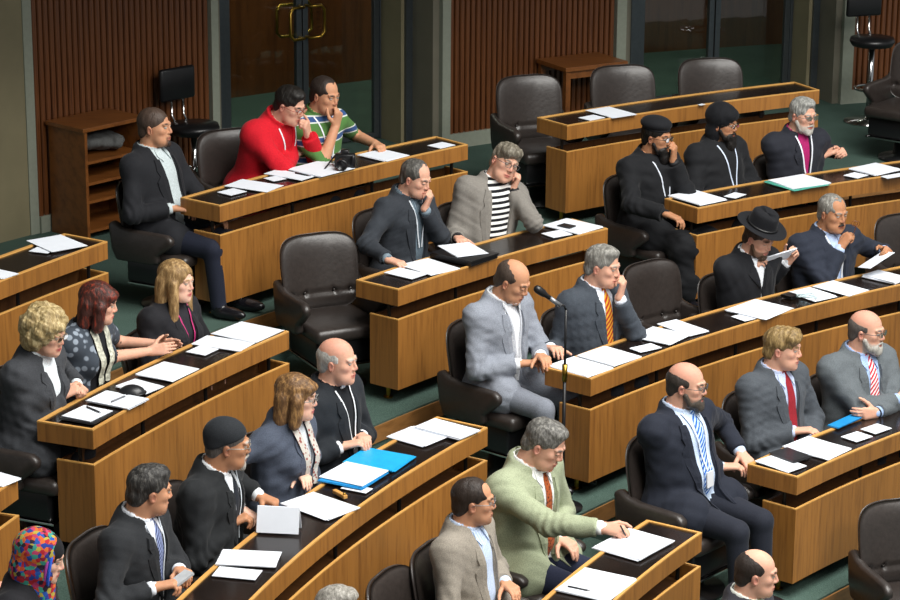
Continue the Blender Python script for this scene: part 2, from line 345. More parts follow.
# ---------------------------------------------------------------- desks
def desk(row, t0, t1, label, feet=True):
    """one continuous curved desk; t0 > t1 bearings in degrees"""
    a, b = rad(t1), rad(t0); r = RR[row]; zt = TOP[row]; f = FL[row]
    root = tag(empty('curved_desk', pol(r+DD/2, (a+b)/2, f)), label, 'desk', 'curved wooden desks')
    inv = Matrix.Translation(root.location).inverted()
    def P(mb, nm, mats, **kw):
        o = mb.build(nm, mats, root, **kw); o.matrix_parent_inverse = inv; return o
    e = .018/r
    m = MB(); m.arcbox(r, r+.018, a, b, zt-HA, zt-.008); m.arcbox(r+DD-.018, r+DD, a, b, zt-HA, zt-.008)
    m.arcbox(r+.018, r+DD-.018, a, a+e, zt-HA, zt-.008, seg=1); m.arcbox(r+.018, r+DD-.018, b-e, b, zt-HA, zt-.008, seg=1)
    m.arcbox(r+.018, r+DD-.018, a+e, b-e, zt-HA, zt-.03); P(m, 'desk_tray', WOOD)
    m = MB(); m.arcbox(r, r+.016, a, b, zt-.008, zt); m.arcbox(r+DD-.022, r+DD, a, b, zt-.008, zt)
    m.arcbox(r+.016, r+DD-.022, a, a+e, zt-.008, zt, seg=1); m.arcbox(r+.016, r+DD-.022, b-e, b, zt-.008, zt, seg=1); P(m, 'rim', WOODLIP)
    m = MB(); m.arcbox(r+.018, r+DD-.022, a+e, b-e, zt-.03, zt-.007); P(m, 'writing_surface', INLAY)
    z1 = zt-HA-HG; z0 = z1-HP; dp = .22
    m = MB(); m.arcbox(r, r+.02, a, b, z0, z1-.006); m.arcbox(r+.02, r+dp, a, a+e, z0, z1-.006, seg=1); m.arcbox(r+.02, r+dp, b-e, b, z0, z1-.006, seg=1); P(m, 'front_panel', WOOD)
    m = MB(); m.arcbox(r, r+.014, a, b, z1-.006, z1); m.arcbox(r+.014, r+dp, a, a+e*.8, z1-.006, z1, seg=1); m.arcbox(r+.014, r+dp, b-e*.8, b, z1-.006, z1, seg=1); P(m, 'panel_edge', WOODLIP)
    m = MB(); m.arcbox(r+.02, r+dp, a+e, b-e, z1-.10, z1-.085); m.arcbox(r+dp-.016, r+dp, a+e, b-e, z0, z1-.01); P(m, 'book_shelf', WOODSHADE)
    n = max(2, int(round((b-a)*r/.75))+1)
    for i in range(n):
        t = a+.05/r+(b-a-.1/r)*i/(n-1); q = .012/r
        m = MB(); m.lathe([(.011, z1-.09), (.011, zt-HA)], pol(r+.11, t), 10); P(m, 'bracket', DARKMETAL)
    for t in ((a+.09/r), (b-.09/r)):
        m = MB(); p = pol(r+.15, t, f); m.lathe([(.014, 0), (.014, z0-f)], p, 10); m.lathe([(.03, 0), (.03, .008)], p, 12); P(m, 'foot', BRASS)
    return root
D = 'honey veneered curved desk '
desk(0, 157.0, 147.8, D+'at far left edge, unoccupied, papers near its end')
desk(0, 143.1, 132.6, D+'with a camera lying on it before the man in red')
desk(0, 128.4, 117.8, D+'with three empty leather chairs behind it')
desk(1, 170, 161.0, D+'just poking in at the lower left picture edge')
desk(1, 157.2, 147.5, D+'on the left where three women sit')
desk(1, 142.2, 132.2, D+'of the man in striped sweater, black folder on it')
desk(1, 128.0, 116.6, D+'of the two black capped clerics, green folder on it')
desk(2, 172.0, 147.6, D+'sweeping to the bottom edge, carrying a bright blue folder')
desk(2, 141.6, 115.5, D+'running from the microphone stand to the right edge')
desk(3, 170.0, 147.4, D+'at bottom centre where a man in pale green writes')
desk(3, 140.6, 120.0, D+'at lower right with a dark tablet on its end')
# ---------------------------------------------------------------- swivel chairs
SP = [(-.20, -.115), (-.10, -.12), (0, -.122), (.10, -.12), (.20, -.115)]
def chair_meshes():
    M = {}
    m = MB()
    # backrest pad: superellipse outline, pillowed front, row of tufts
    RN, AN = 16, 88; a_, b_ = .262, .235; zc = .665
    def pt(rho, phi, side):
        c, s = math.cos(phi), math.sin(phi); ex = 2/5.
        u = math.copysign(abs(c)**ex, c)*rho; v = math.copysign(abs(s)**ex, s)*rho
        x, z = a_*u*(1-.06*(v < 0)*-v), b_*v
        edge = (1-rho**6)
        y = .012+.034*edge
        if side > 0:
            for sx, sz in SP:
                y -= .022*math.exp(-((x-sx)**2+(z-sz)**2)/.00022)
                if z < sz: y -= .008*math.exp(-((x-sx)**2)/.00012)*edge
            y -= .012*math.exp(-((z+.125)/.012)**2)
        else: y = -y*.8
        zz = zc+z; yy = -.235-(zz-.44)*.17+y+.07*(x/a_)**2
        return (x, yy, zz)
    V = []; F = []
    for side in (1, -1):
        b0 = len(V)
        for i in range(RN+1):
            for j in range(AN): V.append(pt(max(i/RN, .001), 2*math.pi*(j+.5)/AN, side))
        for i in range(RN):
            for j in range(AN):
                q = (b0+i*AN+j, b0+i*AN+(j+1) % AN, b0+(i+1)*AN+(j+1) % AN, b0+(i+1)*AN+j); F.append(q if side < 0 else q[::-1])
    k = (RN+1)*AN
    for j in range(AN): F.append((RN*AN+j, RN*AN+(j+1) % AN, k+RN*AN+(j+1) % AN, k+RN*AN+j)[::1])
    m.add(V, F); M['backrest'] = (m, LEATHER, dict(smooth=True))
    m = MB(); m.box((0, .015, .395), (.235, .245, .045)); M['seat'] = (m, LEATHER, dict(smooth=True, bevel=.03))
    prof = [(-.295, .63), (-.25, .645), (-.19, .615), (-.12, .60), (.06, .60), (.15, .598), (.195, .57), (.19, .53), (.13, .475), (.075, .435), (.085, .385), (.03, .365), (-.24, .365), (-.275, .45)]
    for s in (-1, 1):
        m = MB(); R = np.array([[0, 0, 1], [1, 0, 0], [0, 1, 0]]); m.prism(prof, .055, (.235 if s > 0 else -.29, 0, 0), R); M['armrest%d' % s] = (m, LEATHER, dict(smooth=True, bevel=.02))
    m = MB(); m.box((0, 0, .285), (.215, .21, .09)); M['seat_box'] = (m, BLACKPL, dict(smooth=True, bevel=.02))
    m = MB(); m.box((0, .015, .19), (.22, .215, .006)); M['chrome_strip'] = (m, CHROME, dict(bevel=.002))
    m = MB(); m.lathe([(.20, 0), (.20, .02), (.09, .04), (.07, .19)], (0, -.01, 0), 20)
    M['pedestal'] = (m, BLACKPL, dict(smooth=True))
    for i, (sx, sz) in enumerate(SP):
        zz = zc+sz; m = MB(); m.lathe([(.009, -.003), (.007, .003), (.001, .005)], (sx, -.235-(zz-.44)*.17+.012+.034-.016+.07*(sx/a_)**2, zz), 10, R=Rx(-math.pi/2)); M['button%d' % i] = (m, LEATHER, dict(smooth=True))
    return M
CM = None
def chair(x, y, z, yaw, label, buttons=False, group='swivel chairs'):
    """yaw: world angle of the direction the chair faces"""
    global CM
    root = tag(empty('swivel_chair', (x, y, z), yaw-math.pi/2), label, 'chair', group)
    if CM is None:
        CM = {}
        for k, (mb, mat, kw) in chair_meshes().items():
            CM[k] = mb.build(k.rstrip('-0123456789'), mat, root, **kw)
        for k in list(CM):
            if k.startswith('button') and not buttons: CM[k].parent = None
        return root
    for k, o in CM.items():
        if k.startswith('button') and not buttons: continue
        if o.parent is None: o.parent = root; continue
        c = o.copy(); COL.objects.link(c); c.parent = root
    return root
def chair_at(px, py, row, label, dyaw=0, h=.893, **kw):
    """a chair whose backrest top, h above its floor, shows at the picture point"""
    P = unproj(px, py, FL[row]+h); th = theta_of(P); yaw = th+math.pi+rad(dyaw)
    f = np.array((math.cos(yaw), math.sin(yaw))); P[:2] += f*.26
    print('chair', label[:40], 'R', round(radius_of(P), 2), 'row', row, 'deskback', round(RR[row]+DD, 2))
    return chair(P[0], P[1], FL[row], yaw, label, **kw)
L = 'empty dark leather swivel chair '
chair_at(316, 236, 1, L+'with tufted back left of the desk with the black folder', -24, buttons=True)
chair_at(527, 77, 0, L+'behind the back desk beside the small wall table', -14, buttons=True)
chair_at(621, 67, 0, L+'in front of the wall table, middle of three', -14, buttons=True)
chair_at(709, 60, 0, L+'in front of the right hand glass doors', -14, buttons=True)
chair_at(648, 264, 2, L+'between man with red tie and man in broad hat', 0, buttons=True)
chair_at(902, 216, 2, L+'cut off by right edge beside the moustached man', 0, buttons=True)
chair_at(899, 503, 4, L+'at lower right edge in front of the desk', -30, buttons=True)
chair_at(230, 131, 0, 'dark leather swivel chair behind the man in red fleece', -20)
chair_at(387, 578, 3, L+'at the bottom edge left of man in beige', 0)
chair_at(925, 43, 0, L+'tall and dark at upper right edge near the bar stool', -60)
# ---------------------------------------------------------------- back wall furniture
def wallframe(px, off, z=2.3):
    t = tpx(px, z=z); p = pol(RWALL-.04-off, t, FL[0]); yaw = t+math.pi; return p, yaw-math.pi/2
# credenza, open shelves facing the chamber
p, rz = wallframe(72, .22, 1.9); c = tag(empty('open_shelf_cabinet', p, rz), 'dark wooden open shelf cabinet against the slatted wall at the left', 'cabinet')
def prt(mb, nm, mat, par, **kw): return mb.build(nm, mat, par, **kw)
Wc, Dc, Hc_ = .27, .19, .80
m = MB(); m.box((0, 0, Hc_-.012), (Wc+.02, Dc+.01, .014)); prt(m, 'cabinet_top', CAB, c, bevel=.003)
for s in (-1, 1): m = MB(); m.box((s*(Wc-.01), 0, (Hc_-.026)/2), (.012, Dc, (Hc_-.026)/2)); prt(m, 'side_panel', CAB, c)
m = MB(); m.box((0, -Dc+.01, (Hc_-.03)/2), (Wc-.022, .008, (Hc_-.03)/2)); prt(m, 'back_panel', CAB, c)
for z in (.06, .27, .40, .55): m = MB(); m.box((0, .006, z), (Wc-.022, Dc-.014, .010)); prt(m, 'shelf', CAB, c)
# grey coat bundle in the top compartment is built with the SDF tools further down
CABP, CABR = p, rz
def barstool(px, off, label, z=2.3, turn=0, h=.78, at=None):
    p, rz = wallframe(px, off, z); p = p if at is None else unproj(*at, FL[0]); s = tag(empty('bar_stool', p, rz+turn), label, 'stool', 'bar stools by the wall')
    m = MB(); m.lathe([(.20, 0), (.205, .012), (.03, .03), (.026, .05)], (0, 0, 0), 28); prt(m, 'round_base', CHROME, s, smooth=True)
    m = MB(); m.lathe([(.024, .03), (.024, h-.06)], (0, 0, 0), 16); prt(m, 'column', CHROME, s, smooth=True)
    m = MB(); m.tube([(.15*math.cos(a), .05+.15*math.sin(a), .30) for a in np.linspace(0, 2*math.pi, 24, endpoint=False)], .011, closed=True)
    for a in (.6, 2.5): m.tube([(0, 0, .33), (.15*math.cos(a), .05+.15*math.sin(a), .30)], .009)
    prt(m, 'foot_ring', CHROME, s, smooth=True)
    m = MB(); m.lathe([(.05, h-.07), (.17, h-.045), (.19, h-.01), (.18, h+.02), (.02, h+.03)], (0, 0, 0), 24); prt(m, 'seat', BLACKPL, s, smooth=True)
    for x in (-.055, .055): m = MB(); m.tube([(x, -.12, h-.02), (x, -.175, h+.06), (x, -.18, h+.19)], .009); prt(m, 'back_rod', CHROME, s, smooth=True)
    m = MB(); m.box((0, -.18, h+.29), (.16, .022, .12)); prt(m, 'backrest', BLACKPL, s, bevel=.018, smooth=True)
barstool(163, .30, 'black bar stool with two chrome back rods before the left slatted wall', 1.9, h=.62)
barstool(884, .42, 'black and chrome bar stool with foot ring at the upper right', 1.7, h=.70, at=(868, 122))
p, rz = wallframe(562, .24, 2.0); tb = tag(empty('side_table', p, rz), 'reddish wooden square table against the slatted wall behind the empty chairs', 'table')
m = MB(); m.box((0, 0, .635), (.30, .22, .018)); prt(m, 'table_top', CAB, tb, bevel=.003)
for x in (-1, 1):
    for y in (-1, 1): m = MB(); m.box((x*.265, y*.185, .308), (.022, .022, .308)); prt(m, 'leg', CAB, tb)
for y in (-1, 1): m = MB(); m.box((0, y*.185, .585), (.243, .011, .03)); prt(m, 'apron', CAB, tb)
# ---------------------------------------------------------------- microphone stand
P = unproj(562, 508, FL[2]); mt = unproj(560, 312, FL[2]+1.10)
st = tag(empty('microphone_stand', P), 'tall thin black microphone stand rising beside the man in light grey', 'microphone stand')
m = MB(); m.lathe([(.12, 0), (.12, .012), (.02, .03)], (0, 0, 0), 28); prt(m, 'round_base', BLACKPL, st, smooth=True)
def zfor(py):   # height on the vertical through P that shows at a picture row
    lo, hi = 0, 2.5
    for _ in range(40):
        z = (lo+hi)/2; d = np.array((P[0], P[1], FL[2]+z-ZC)); dep = d[1]*math.cos(PITCH)-d[2]*math.sin(PITCH)
        v = 300-FPX*(d[1]*math.sin(PITCH)+d[2]*math.cos(PITCH))/dep
        if v > py: lo = z
        else: hi = z
    return z
z1, zb, zm = zfor(309), zfor(372), zfor(287)
m = MB(); m.tube([(0, 0, .02), (0, 0, zb)], .011); m.tube([(0, 0, zb), (0, 0, z1)], .0075); prt(m, 'pole', BLACKPL, st, smooth=True)
m = MB(); m.lathe([(.016, zb-.05), (.016, zb+.05)], (0, 0, 0), 14); prt(m, 'clamp_collar', BRASS, st, smooth=True)
ax = nrm((-.93, -.25, 0)); up = np.array((0, 0, 1.))
pts = [up*z1, up*(z1+.025)+ax*.012, up*(z1+.04)+ax*.05]
m = MB(); m.tube(pts, .0065); prt(m, 'gooseneck', BLACKPL, st, smooth=True)
d = nrm(ax*.8+up*.62); q = pts[-1]
m = MB(); m.tube([q-d*.02, q+d*.06], [.013, .014], n=14); prt(m, 'microphone_grip', plain('grey_metal', '8a8c90', .35, .6), st, smooth=True)
m = MB(); m.tube([q+d*.055, q+d*.09, q+d*.11, q+d*.15, q+d*.168, q+d*.176], [.013, .015, .022, .024, .018, .004], n=16); prt(m, 'microphone_head', BLACKPL, st, smooth=True)
# ---------------------------------------------------------------- implicit-surface modelling for people and soft things
class Grid:
    def __init__(s, lo, hi, h):
        s.h = h; s.lo = np.array(lo, float); n = np.ceil((np.array(hi)-s.lo)/h).astype(int)+1
        s.ax = [(s.lo[i]+h*np.arange(n[i])).astype(np.float32) for i in range(3)]
        s.F = np.full(n, .4, np.float32); s.M = np.zeros(n, np.int16)
    def block(s, lo, hi):
        sl = []
        for i in range(3):
            a = int(np.clip(np.floor((lo[i]-s.lo[i])/s.h), 0, len(s.ax[i]))); b = int(np.clip(np.ceil((hi[i]-s.lo[i])/s.h)+1, 0, len(s.ax[i]))); sl.append(slice(a, b))
        return tuple(sl)
    def pts(s, sl):
        return s.ax[0][sl[0]][:, None, None], s.ax[1][sl[1]][None, :, None], s.ax[2][sl[2]][None, None, :]
    def apply(s, prim, op='add', k=0.0, mat=0, infl=0.0):
        sl = s.block(prim.lo-infl-.05, prim.hi+infl+.05)
        if any(q.stop <= q.start for q in sl): return
        d = prim.d(*s.pts(sl))-infl; F = s.F[sl]
        if op == 'add':
            s.M[sl] = np.where(d < F, mat, s.M[sl])
            if k > 0:
                h = np.clip(.5+.5*(F-d)/k, 0, 1); F = F*(1-h)+d*h-k*h*(1-h)
            else: F = np.minimum(F, d)
        elif op == 'cut':
            if k > 0:
                h = np.clip(.5-.5*(F+d)/k, 0, 1); F = F*(1-h)+(-d)*h+k*h*(1-h)
            else: F = np.maximum(F, -d)
        s.F[sl] = F
    def local(s, R, c):
        X, Y, Z = s.pts((slice(None),)*3); R = np.array(R, np.float32); dx, dy, dz = X-np.float32(c[0]), Y-np.float32(c[1]), Z-np.float32(c[2])
        return [R[0, i]*dx+R[1, i]*dy+R[2, i]*dz for i in range(3)]
    def nets(s):
        F = s.F; ins = F < 0; n = F.shape
        cnt = np.zeros([q-1 for q in n], np.int8)
        for a in (0, 1):
            for b in (0, 1):
                for c in (0, 1): cnt += ins[a:n[0]-1+a, b:n[1]-1+b, c:n[2]-1+c]
        act = (cnt > 0) & (cnt < 8); I = np.argwhere(act)
        if not len(I): return np.zeros((0, 3)), np.zeros((0, 4), int), np.zeros(0, int)
        idx = np.full(act.shape, -1, np.int32); idx[act] = np.arange(len(I))
        acc = np.zeros((len(I), 3)); num = np.zeros(len(I))
        cor = [(a, b, c) for a in (0, 1) for b in (0, 1) for c in (0, 1)]
        val = {k: F[I[:, 0]+k[0], I[:, 1]+k[1], I[:, 2]+k[2]].astype(float) for k in cor}
        for k in cor:
            for ax in range(3):
                if k[ax]: continue
                k2 = list(k); k2[ax] = 1; k2 = tuple(k2); f0, f1 = val[k], val[k2]; m = (f0 < 0) != (f1 < 0)
                t = np.where(m, f0/np.where(m, f0-f1, 1), 0); p = np.tile(np.array(k, float), (len(I), 1)); p[:, ax] = t
                acc[m] += p[m]; num[m] += 1
        V = s.lo+(I+acc/num[:, None])*s.h
        mk = val[cor[0]]; best = np.full(len(I), 9.); vm = np.zeros(len(I), int)
        for k in cor:
            q = (I[:, 0]+k[0], I[:, 1]+k[1], I[:, 2]+k[2]); a = np.abs(F[q]); m = a < best; best[m] = a[m]; vm[m] = s.M[q][m]
        Q = []
        for ax in range(3):
            sl0 = [slice(1, -1)]*3; sl0[ax] = slice(0, -1); sl1 = list(sl0); sl1[ax] = slice(1, None)
            a, b = ins[tuple(sl0)], ins[tuple(sl1)]; off = np.ones(3, int); off[ax] = 0
            u, v = (ax+1) % 3, (ax+2) % 3
            for flip in (0, 1):
                E = np.argwhere(a & ~b if not flip else ~a & b)+off
                if not len(E): continue
                def cell(du, dv):
                    q = E.copy(); q[:, u] -= du; q[:, v] -= dv; return idx[q[:, 0], q[:, 1], q[:, 2]]
                q = np.stack([cell(0, 0), cell(1, 0), cell(1, 1), cell(0, 1)], 1)
                Q.append(q if not flip else q[:, ::-1])
        return V, np.concatenate(Q), vm
class Cap:
    def __init__(s, a, b, ra, rb=None):
        s.a, s.b, s.ra, s.rb = np.array(a, float), np.array(b, float), ra, ra if rb is None else rb; r = max(s.ra, s.rb)
        s.lo, s.hi = np.minimum(s.a, s.b)-r, np.maximum(s.a, s.b)+r
    def d(s, X, Y, Z):
        v = (s.b-s.a).astype(np.float32); x, y, z = X-np.float32(s.a[0]), Y-np.float32(s.a[1]), Z-np.float32(s.a[2])
        h = np.clip((x*v[0]+y*v[1]+z*v[2])/np.float32(v@v+1e-12), 0, 1)
        return np.sqrt((x-h*v[0])**2+(y-h*v[1])**2+(z-h*v[2])**2)-(np.float32(s.ra)+h*np.float32(s.rb-s.ra))
class Ell:
    def __init__(s, c, r, R=None):
        s.c, s.r, s.R = np.array(c, float), np.array(r, float), np.eye(3) if R is None else np.array(R)
        e = np.sqrt(((s.R*s.r)**2).sum(1)); s.lo, s.hi = s.c-e, s.c+e
    def d(s, X, Y, Z):
        R = s.R.astype(np.float32); x, y, z = X-np.float32(s.c[0]), Y-np.float32(s.c[1]), Z-np.float32(s.c[2]); k0 = 0; k1 = 0
        for i in range(3):
            q = R[0, i]*x+R[1, i]*y+R[2, i]*z; k0 = k0+(q/np.float32(s.r[i]))**2; k1 = k1+(q/np.float32(s.r[i]**2))**2
        k0 = np.sqrt(k0); k1 = np.sqrt(k1)+1e-6; return k0*(k0-1)/k1
class Box:
    def __init__(s, c, h, R=None, r=.005):
        s.c, s.h, s.R, s.r = np.array(c, float), np.array(h, float), np.eye(3) if R is None else np.array(R), r
        e = (np.abs(s.R)*s.h).sum(1); s.lo, s.hi = s.c-e, s.c+e
    def d(s, X, Y, Z):
        R = s.R.astype(np.float32); x, y, z = X-np.float32(s.c[0]), Y-np.float32(s.c[1]), Z-np.float32(s.c[2]); o = 0; ins = None
        for i in range(3):
            q = np.abs(R[0, i]*x+R[1, i]*y+R[2, i]*z)-np.float32(s.h[i]-s.r); o = o+np.maximum(q, 0)**2; ins = q if ins is None else np.maximum(ins, q)
        return np.sqrt(o)+np.minimum(ins, 0)-s.r
def wob(X, Y, Z, f, seed):
    r = np.random.default_rng(seed); o = 0
    for i in range(5):
        k = r.normal(size=3)*f*(1+.35*i); o = o+np.sin(k[0]*X+k[1]*Y+k[2]*Z+r.uniform(0, 6.28))/(1+.35*i)
    return (o/3.2).astype(np.float32)
def netmesh(name, parts, mats, parent=None, tint=None, smooth=True):
    """parts: list of (V, Q, matidx per vertex); joined into one mesh"""
    V = []; Q = []; M = []; n = 0
    for v, q, m in parts:
        V.append(v); Q.append(q+n); M.append(m); n += len(v)
    V = np.concatenate(V); Q = np.concatenate(Q); M = np.concatenate(M)
    me = bpy.data.meshes.new(name); me.vertices.add(len(V)); me.vertices.foreach_set('co', V.astype(np.float32).ravel())
    me.loops.add(len(Q)*4); me.loops.foreach_set('vertex_index', Q.astype(np.int32).ravel())
    me.polygons.add(len(Q)); me.polygons.foreach_set('loop_start', np.arange(0, len(Q)*4, 4, dtype=np.int32))
    for m in mats: me.materials.append(m)
    fm = np.sort(M[Q], 1)[:, 1]; me.polygons.foreach_set('material_index', fm.astype(np.int32))
    me.polygons.foreach_set('use_smooth', np.ones(len(Q), bool))
    if tint is not None:
        ca = me.color_attributes.new('Tint', 'FLOAT_COLOR', 'POINT'); ca.data.foreach_set('color', np.concatenate([tint, np.ones((len(tint), 1))], 1).astype(np.float32).ravel())
    me.update(calc_edges=True)
    o = bpy.data.objects.new(name, me); COL.objects.link(o); o.parent = parent; return o
# ---------------------------------------------------------------- people
SKINS = {'fair': 'd3a188', 'pink': 'd2a088', 'mid': 'c08c6c', 'tan': 'b07d5c', 'brown': '9a6a4c', 'pale': 'd9ae98'}
EYEME = []
def hand_prims(W, f, n, side, pose, sc=1.0):
    """W wrist, f finger direction, n palm normal, side +1 right / -1 left"""
    f = nrm(f); n = nrm(n-f*np.dot(n, f)); t = np.cross(f, n)*side; P = []     # t points to the thumb side
    sp = {'flat': 1.0, 'rest': .9, 'fist': .75, 'chin': .8, 'hold': .85, 'pen': .75, 'point': .8}[pose]
    C = {'flat': [(8, 12, 8)]*4, 'rest': [(22, 28, 18), (26, 32, 18), (30, 34, 20), (34, 36, 20)], 'fist': [(70, 80, 45)]*4, 'chin': [(38, 60, 30), (55, 70, 35), (62, 75, 40), (66, 75, 40)],
         'hold': [(48, 48, 25), (52, 50, 25), (55, 52, 28), (58, 55, 30)], 'pen': [(50, 45, 20), (58, 55, 30), (66, 70, 40), (70, 75, 45)], 'point': [(12, 12, 8), (60, 75, 40), (70, 80, 40), (72, 80, 40)]}[pose]
    kn = []
    for i, (o, fo, L, r) in enumerate(((.029, .088, .070, .0088), (.0095, .092, .078, .009), (-.0095, .088, .072, .0086), (-.027, .080, .056, .0076))):
        K = W+(f*fo+t*o*sp-n*.004)*sc; kn.append(K)
        P.append((Cap(W+(t*o*.55)*sc, K, .0155*sc, .0118*sc), .014))
        p = K; ang = 0; segs = (.46, .30, .24)
        for j in range(3):
            ang += rad(C[i][j]); d = f*math.cos(ang)+n*math.sin(ang); q = p+d*L*segs[j]*sc
            P.append((Cap(p, q, (r-.0007*j)*sc, (r-.0007*(j+1))*sc), .003 if j else .006)); p = q
    b = W+(f*.022+t*.022)*sc; d = nrm(f*.62+t*.72+n*.3); p = b
    for j, (L, r) in enumerate(((.044, .0135), (.033, .0105), (.026, .009))):
        q = p+d*L*sc; P.append((Cap(p, q, r*sc, (r-.0015)*sc), .010 if j == 0 else .004)); p = q
        d = nrm(d+(f*.25-t*.3+n*.15)*(1.3 if pose in ('fist', 'chin', 'pen', 'hold') else .5))
    return P
def ik(S, T, L1, L2, pole):
    v = T-S; D = np.linalg.norm(v); D2 = min(D, (L1+L2)*.985); u = v/(D+1e-9)
    a = (L1*L1-L2*L2+D2*D2)/(2*D2); h = math.sqrt(max(L1*L1-a*a, 0)); pv = np.array(pole, float); pv = nrm(pv-u*np.dot(pv, u))
    E = S+u*a+pv*h; return E, E+nrm(T-E)*L2 if D > (L1+L2)*.985 else T
NP = [0]
def person(label, head, row, yaw=0, lean=4, roll=0, look=0, nod=5, tilt=0, sc=1.0, girth=1.0, fem=False, skin='fair', hair='short', haircol='4a382a', hairtip=None,
           beard=None, beardcol=None, mous=False, glasses=None, hat=None, top='jacket', topcol='3a3d42', topcol2=None, shirt='dfe3ea', shirtkind=None, tie=None, trousers='2b2d33',
           open_w=(.012, .075), open_z=.13, lanyard=None, badge=None, scarf=None, R=None, L=None, chair_label=None, chair_yaw=0, shawl=None, wings=None, cuffcol=None, tab=False, pin=None, freelegs=False, legs=(0, 0), seated=True, gz=0.0, zoff=0, crossleg=False, extra=None):
    NP[0] += 1; f0 = FL[row]; wings = (not fem) if wings is None else wings
    s = sc*1.0; H = np.array((0, 0, .52)); girth = girth*1.06; girth = girth if girth < 1.1 else 1.1+(girth-1.1)*.7; open_w = (open_w[0], open_w[1]*.78); Rt = Rz(0)@Ry(rad(roll))@Rx(rad(-lean)); T = lambda p: H+Rt@(np.array(p, float)*s)
    Nb = T((0, -.015, .535)); Rh = Rt@Rx(rad(lean*.7))@Rz(rad(look))@Rx(rad(-nod))@Ry(rad(tilt))
    Hc = T((0, .008, .572))+Rh@np.array((0, .026, .092))*s
    hs = .99*s*(.96 if fem else 1.0); HL = lambda p: Hc+Rh@(np.array(p, float)*hs)
    for zoff in [zoff+k*.01 for k in (0, -1, 1, -2, 2, -3, 3, -4, 4, -5, 5, -6, -7, -8, -9, -10, -11, -12)]:
        P = unproj(head[0], head[1], f0+Hc[2]+zoff); th = theta_of(P); face = th+math.pi+rad(yaw); rz = face-math.pi/2
        hip = P-Rz(rz)@np.array((Hc[0], Hc[1], 0))
        if .53 < radius_of(hip)-RR[row] < .80: break
    hip[2] = f0+zoff
    print('P%02d' % NP[0], label[:34], 'zoff', round(zoff, 2), 'theta', round(math.degrees(th), 1), 'hipR', round(radius_of(hip)-RR[row], 2))
    W2L = lambda p: Rz(-rz)@(np.array(p)-hip)
    px = lambda x, y, h: W2L(unproj(x, y, TOP[row]+h))
    # ---- arms
    shw = (.180 if fem else .205)*(1+(girth-1)*.5); arms = {}
    for side, spec in ((1, R), (-1, L)):
        S = T((side*shw*.92, -.012, .442)); sp = dict(spec or dict(at='lap')); kind = sp['at']
        pose = sp.get('pose', 'rest'); n = np.array(sp.get('n', (0, 0, -1)), float); pole = np.array(sp.get('pole', (side*(.8+2*(girth-1)), -.4, -.6)), float)
        if kind == 'lap': C = np.array((side*.085, .30, .655)); f = np.array((-side*.35, 1, -.12))
        elif kind == 'knee': C = np.array((side*.13, .36, .64)); f = np.array((0, 1, -.25))
        elif kind == 'px': C = px(*sp['p']); f = np.array(sp.get('f', (-side*.45, 1, -.08)), float)
        elif kind == 'face': C = HL(sp['p']); f = Rh@np.array(sp.get('f', (-side*.35, .1, 1)), float); n = Rh@np.array(sp.get('n', (-side*.5, -.85, 0)), float)
        elif kind == 'loc': C = np.array(sp['p'], float); f = np.array(sp.get('f', (-side*.45, 1, 0)), float)
        f = nrm(f); W = C-f*.085*s; L1, L2 = .285*s, .255*s
        D = np.linalg.norm(W-S); k = min(max(1, D/(.97*(L1+L2))), 1.12); E, W2 = ik(S, W, L1*k, L2*k, pole)
        if kind in ('px',) and sp.get('aim', 1):
            a = nrm(W2-E); f = nrm(f*.6+a*.6)
        arms[side] = (S, E, W2, f, n, pose, sp)
    # ---- body primitives
    g = girth; slv = {'jacket': 1, 'fleece': 1, 'robe': 1, 'blouse': 1, 'polo': .0, 'short': .35}.get(top, 1)
    tor = [(Ell(T((0, -.015, .02)), np.array((.178*g, .135*g, .13))*s, Rt), .03), (Ell(T((0, .012*g, .17)), np.array((.152*g, .118*g*(1.0 if g < 1.05 else 1.1), .17))*s, Rt), .06),
           (Ell(T((0, .002, .345)), np.array(((.148 if fem else .168)*(1+(g-1)*.6), (.112 if fem else .122)*(1+(g-1)*.5), .185))*s, Rt), .06),
           (Cap(T((-shw*.86, -.02, .462)), T((shw*.86, -.02, .462)), .064*s), .05), (Cap(T((0, -.02, .47)), T((0, -.012, .55)), .095*s, .060*s), .06)]
    tor += [(Cap(T((q*(shw-.062), -.022, .41)), T((q*.105*g, -.008, .12)), .070*s, .068*s), .05) for q in (-1, 1)]
    if fem: tor += [(Ell(T((q*.07, .085, .345)), np.array((.068, .06, .068))*s, Rt), .035) for q in (-1, 1)]
    armp = []; forep = []
    for side, (S, E, W, f, n, pose, sp) in arms.items():
        armp += [(Cap(S, E, .056*s*(.9 if fem else 1)*(1+(g-1)*.4), .044*s*(.9 if fem else 1)), .035)]; forep += [(Cap(E, W, .042*s*(.88 if fem else 1), .029*s*(.88 if fem else 1)), .02, side)]
    legp = []; shoe = []
    for side in (-1, 1):
        hp = np.array((side*.092*g, .03, .53)); ky = (.44*s if freelegs else float(np.clip(radius_of(hip)-RR[row]-.295, .30, .44*s))); kn = np.array((side*(.115 if not fem else .07), ky, .505)); an = np.array((side*(.11 if not fem else .06), ky+(.03 if freelegs else -.06)+legs[1], .095-zoff))
        if crossleg and side > 0: kn = np.array((-.02, .47*s, .59)); an = np.array((-.20, .58*s, .30))
        legp += [(Cap(hp, kn, .088*s*(1+(g-1)*.5), .064*s), .04), (Cap(kn, an, .062*s, .048*s), .02)]
        a2 = an+np.array((0, .02, -.05)); dirf = np.array((0, 1, -.02)) if not (crossleg and side > 0) else nrm((-.1, .8, -.4))
        shoe += [(Ell(a2+dirf*.05, (.043, .135, .042), np.eye(3) if not (crossleg and side > 0) else Rx(-.45)), .02), (Cap(an, a2, .045, .045), .03)]
    bare_top = top in ('polo', 'short')
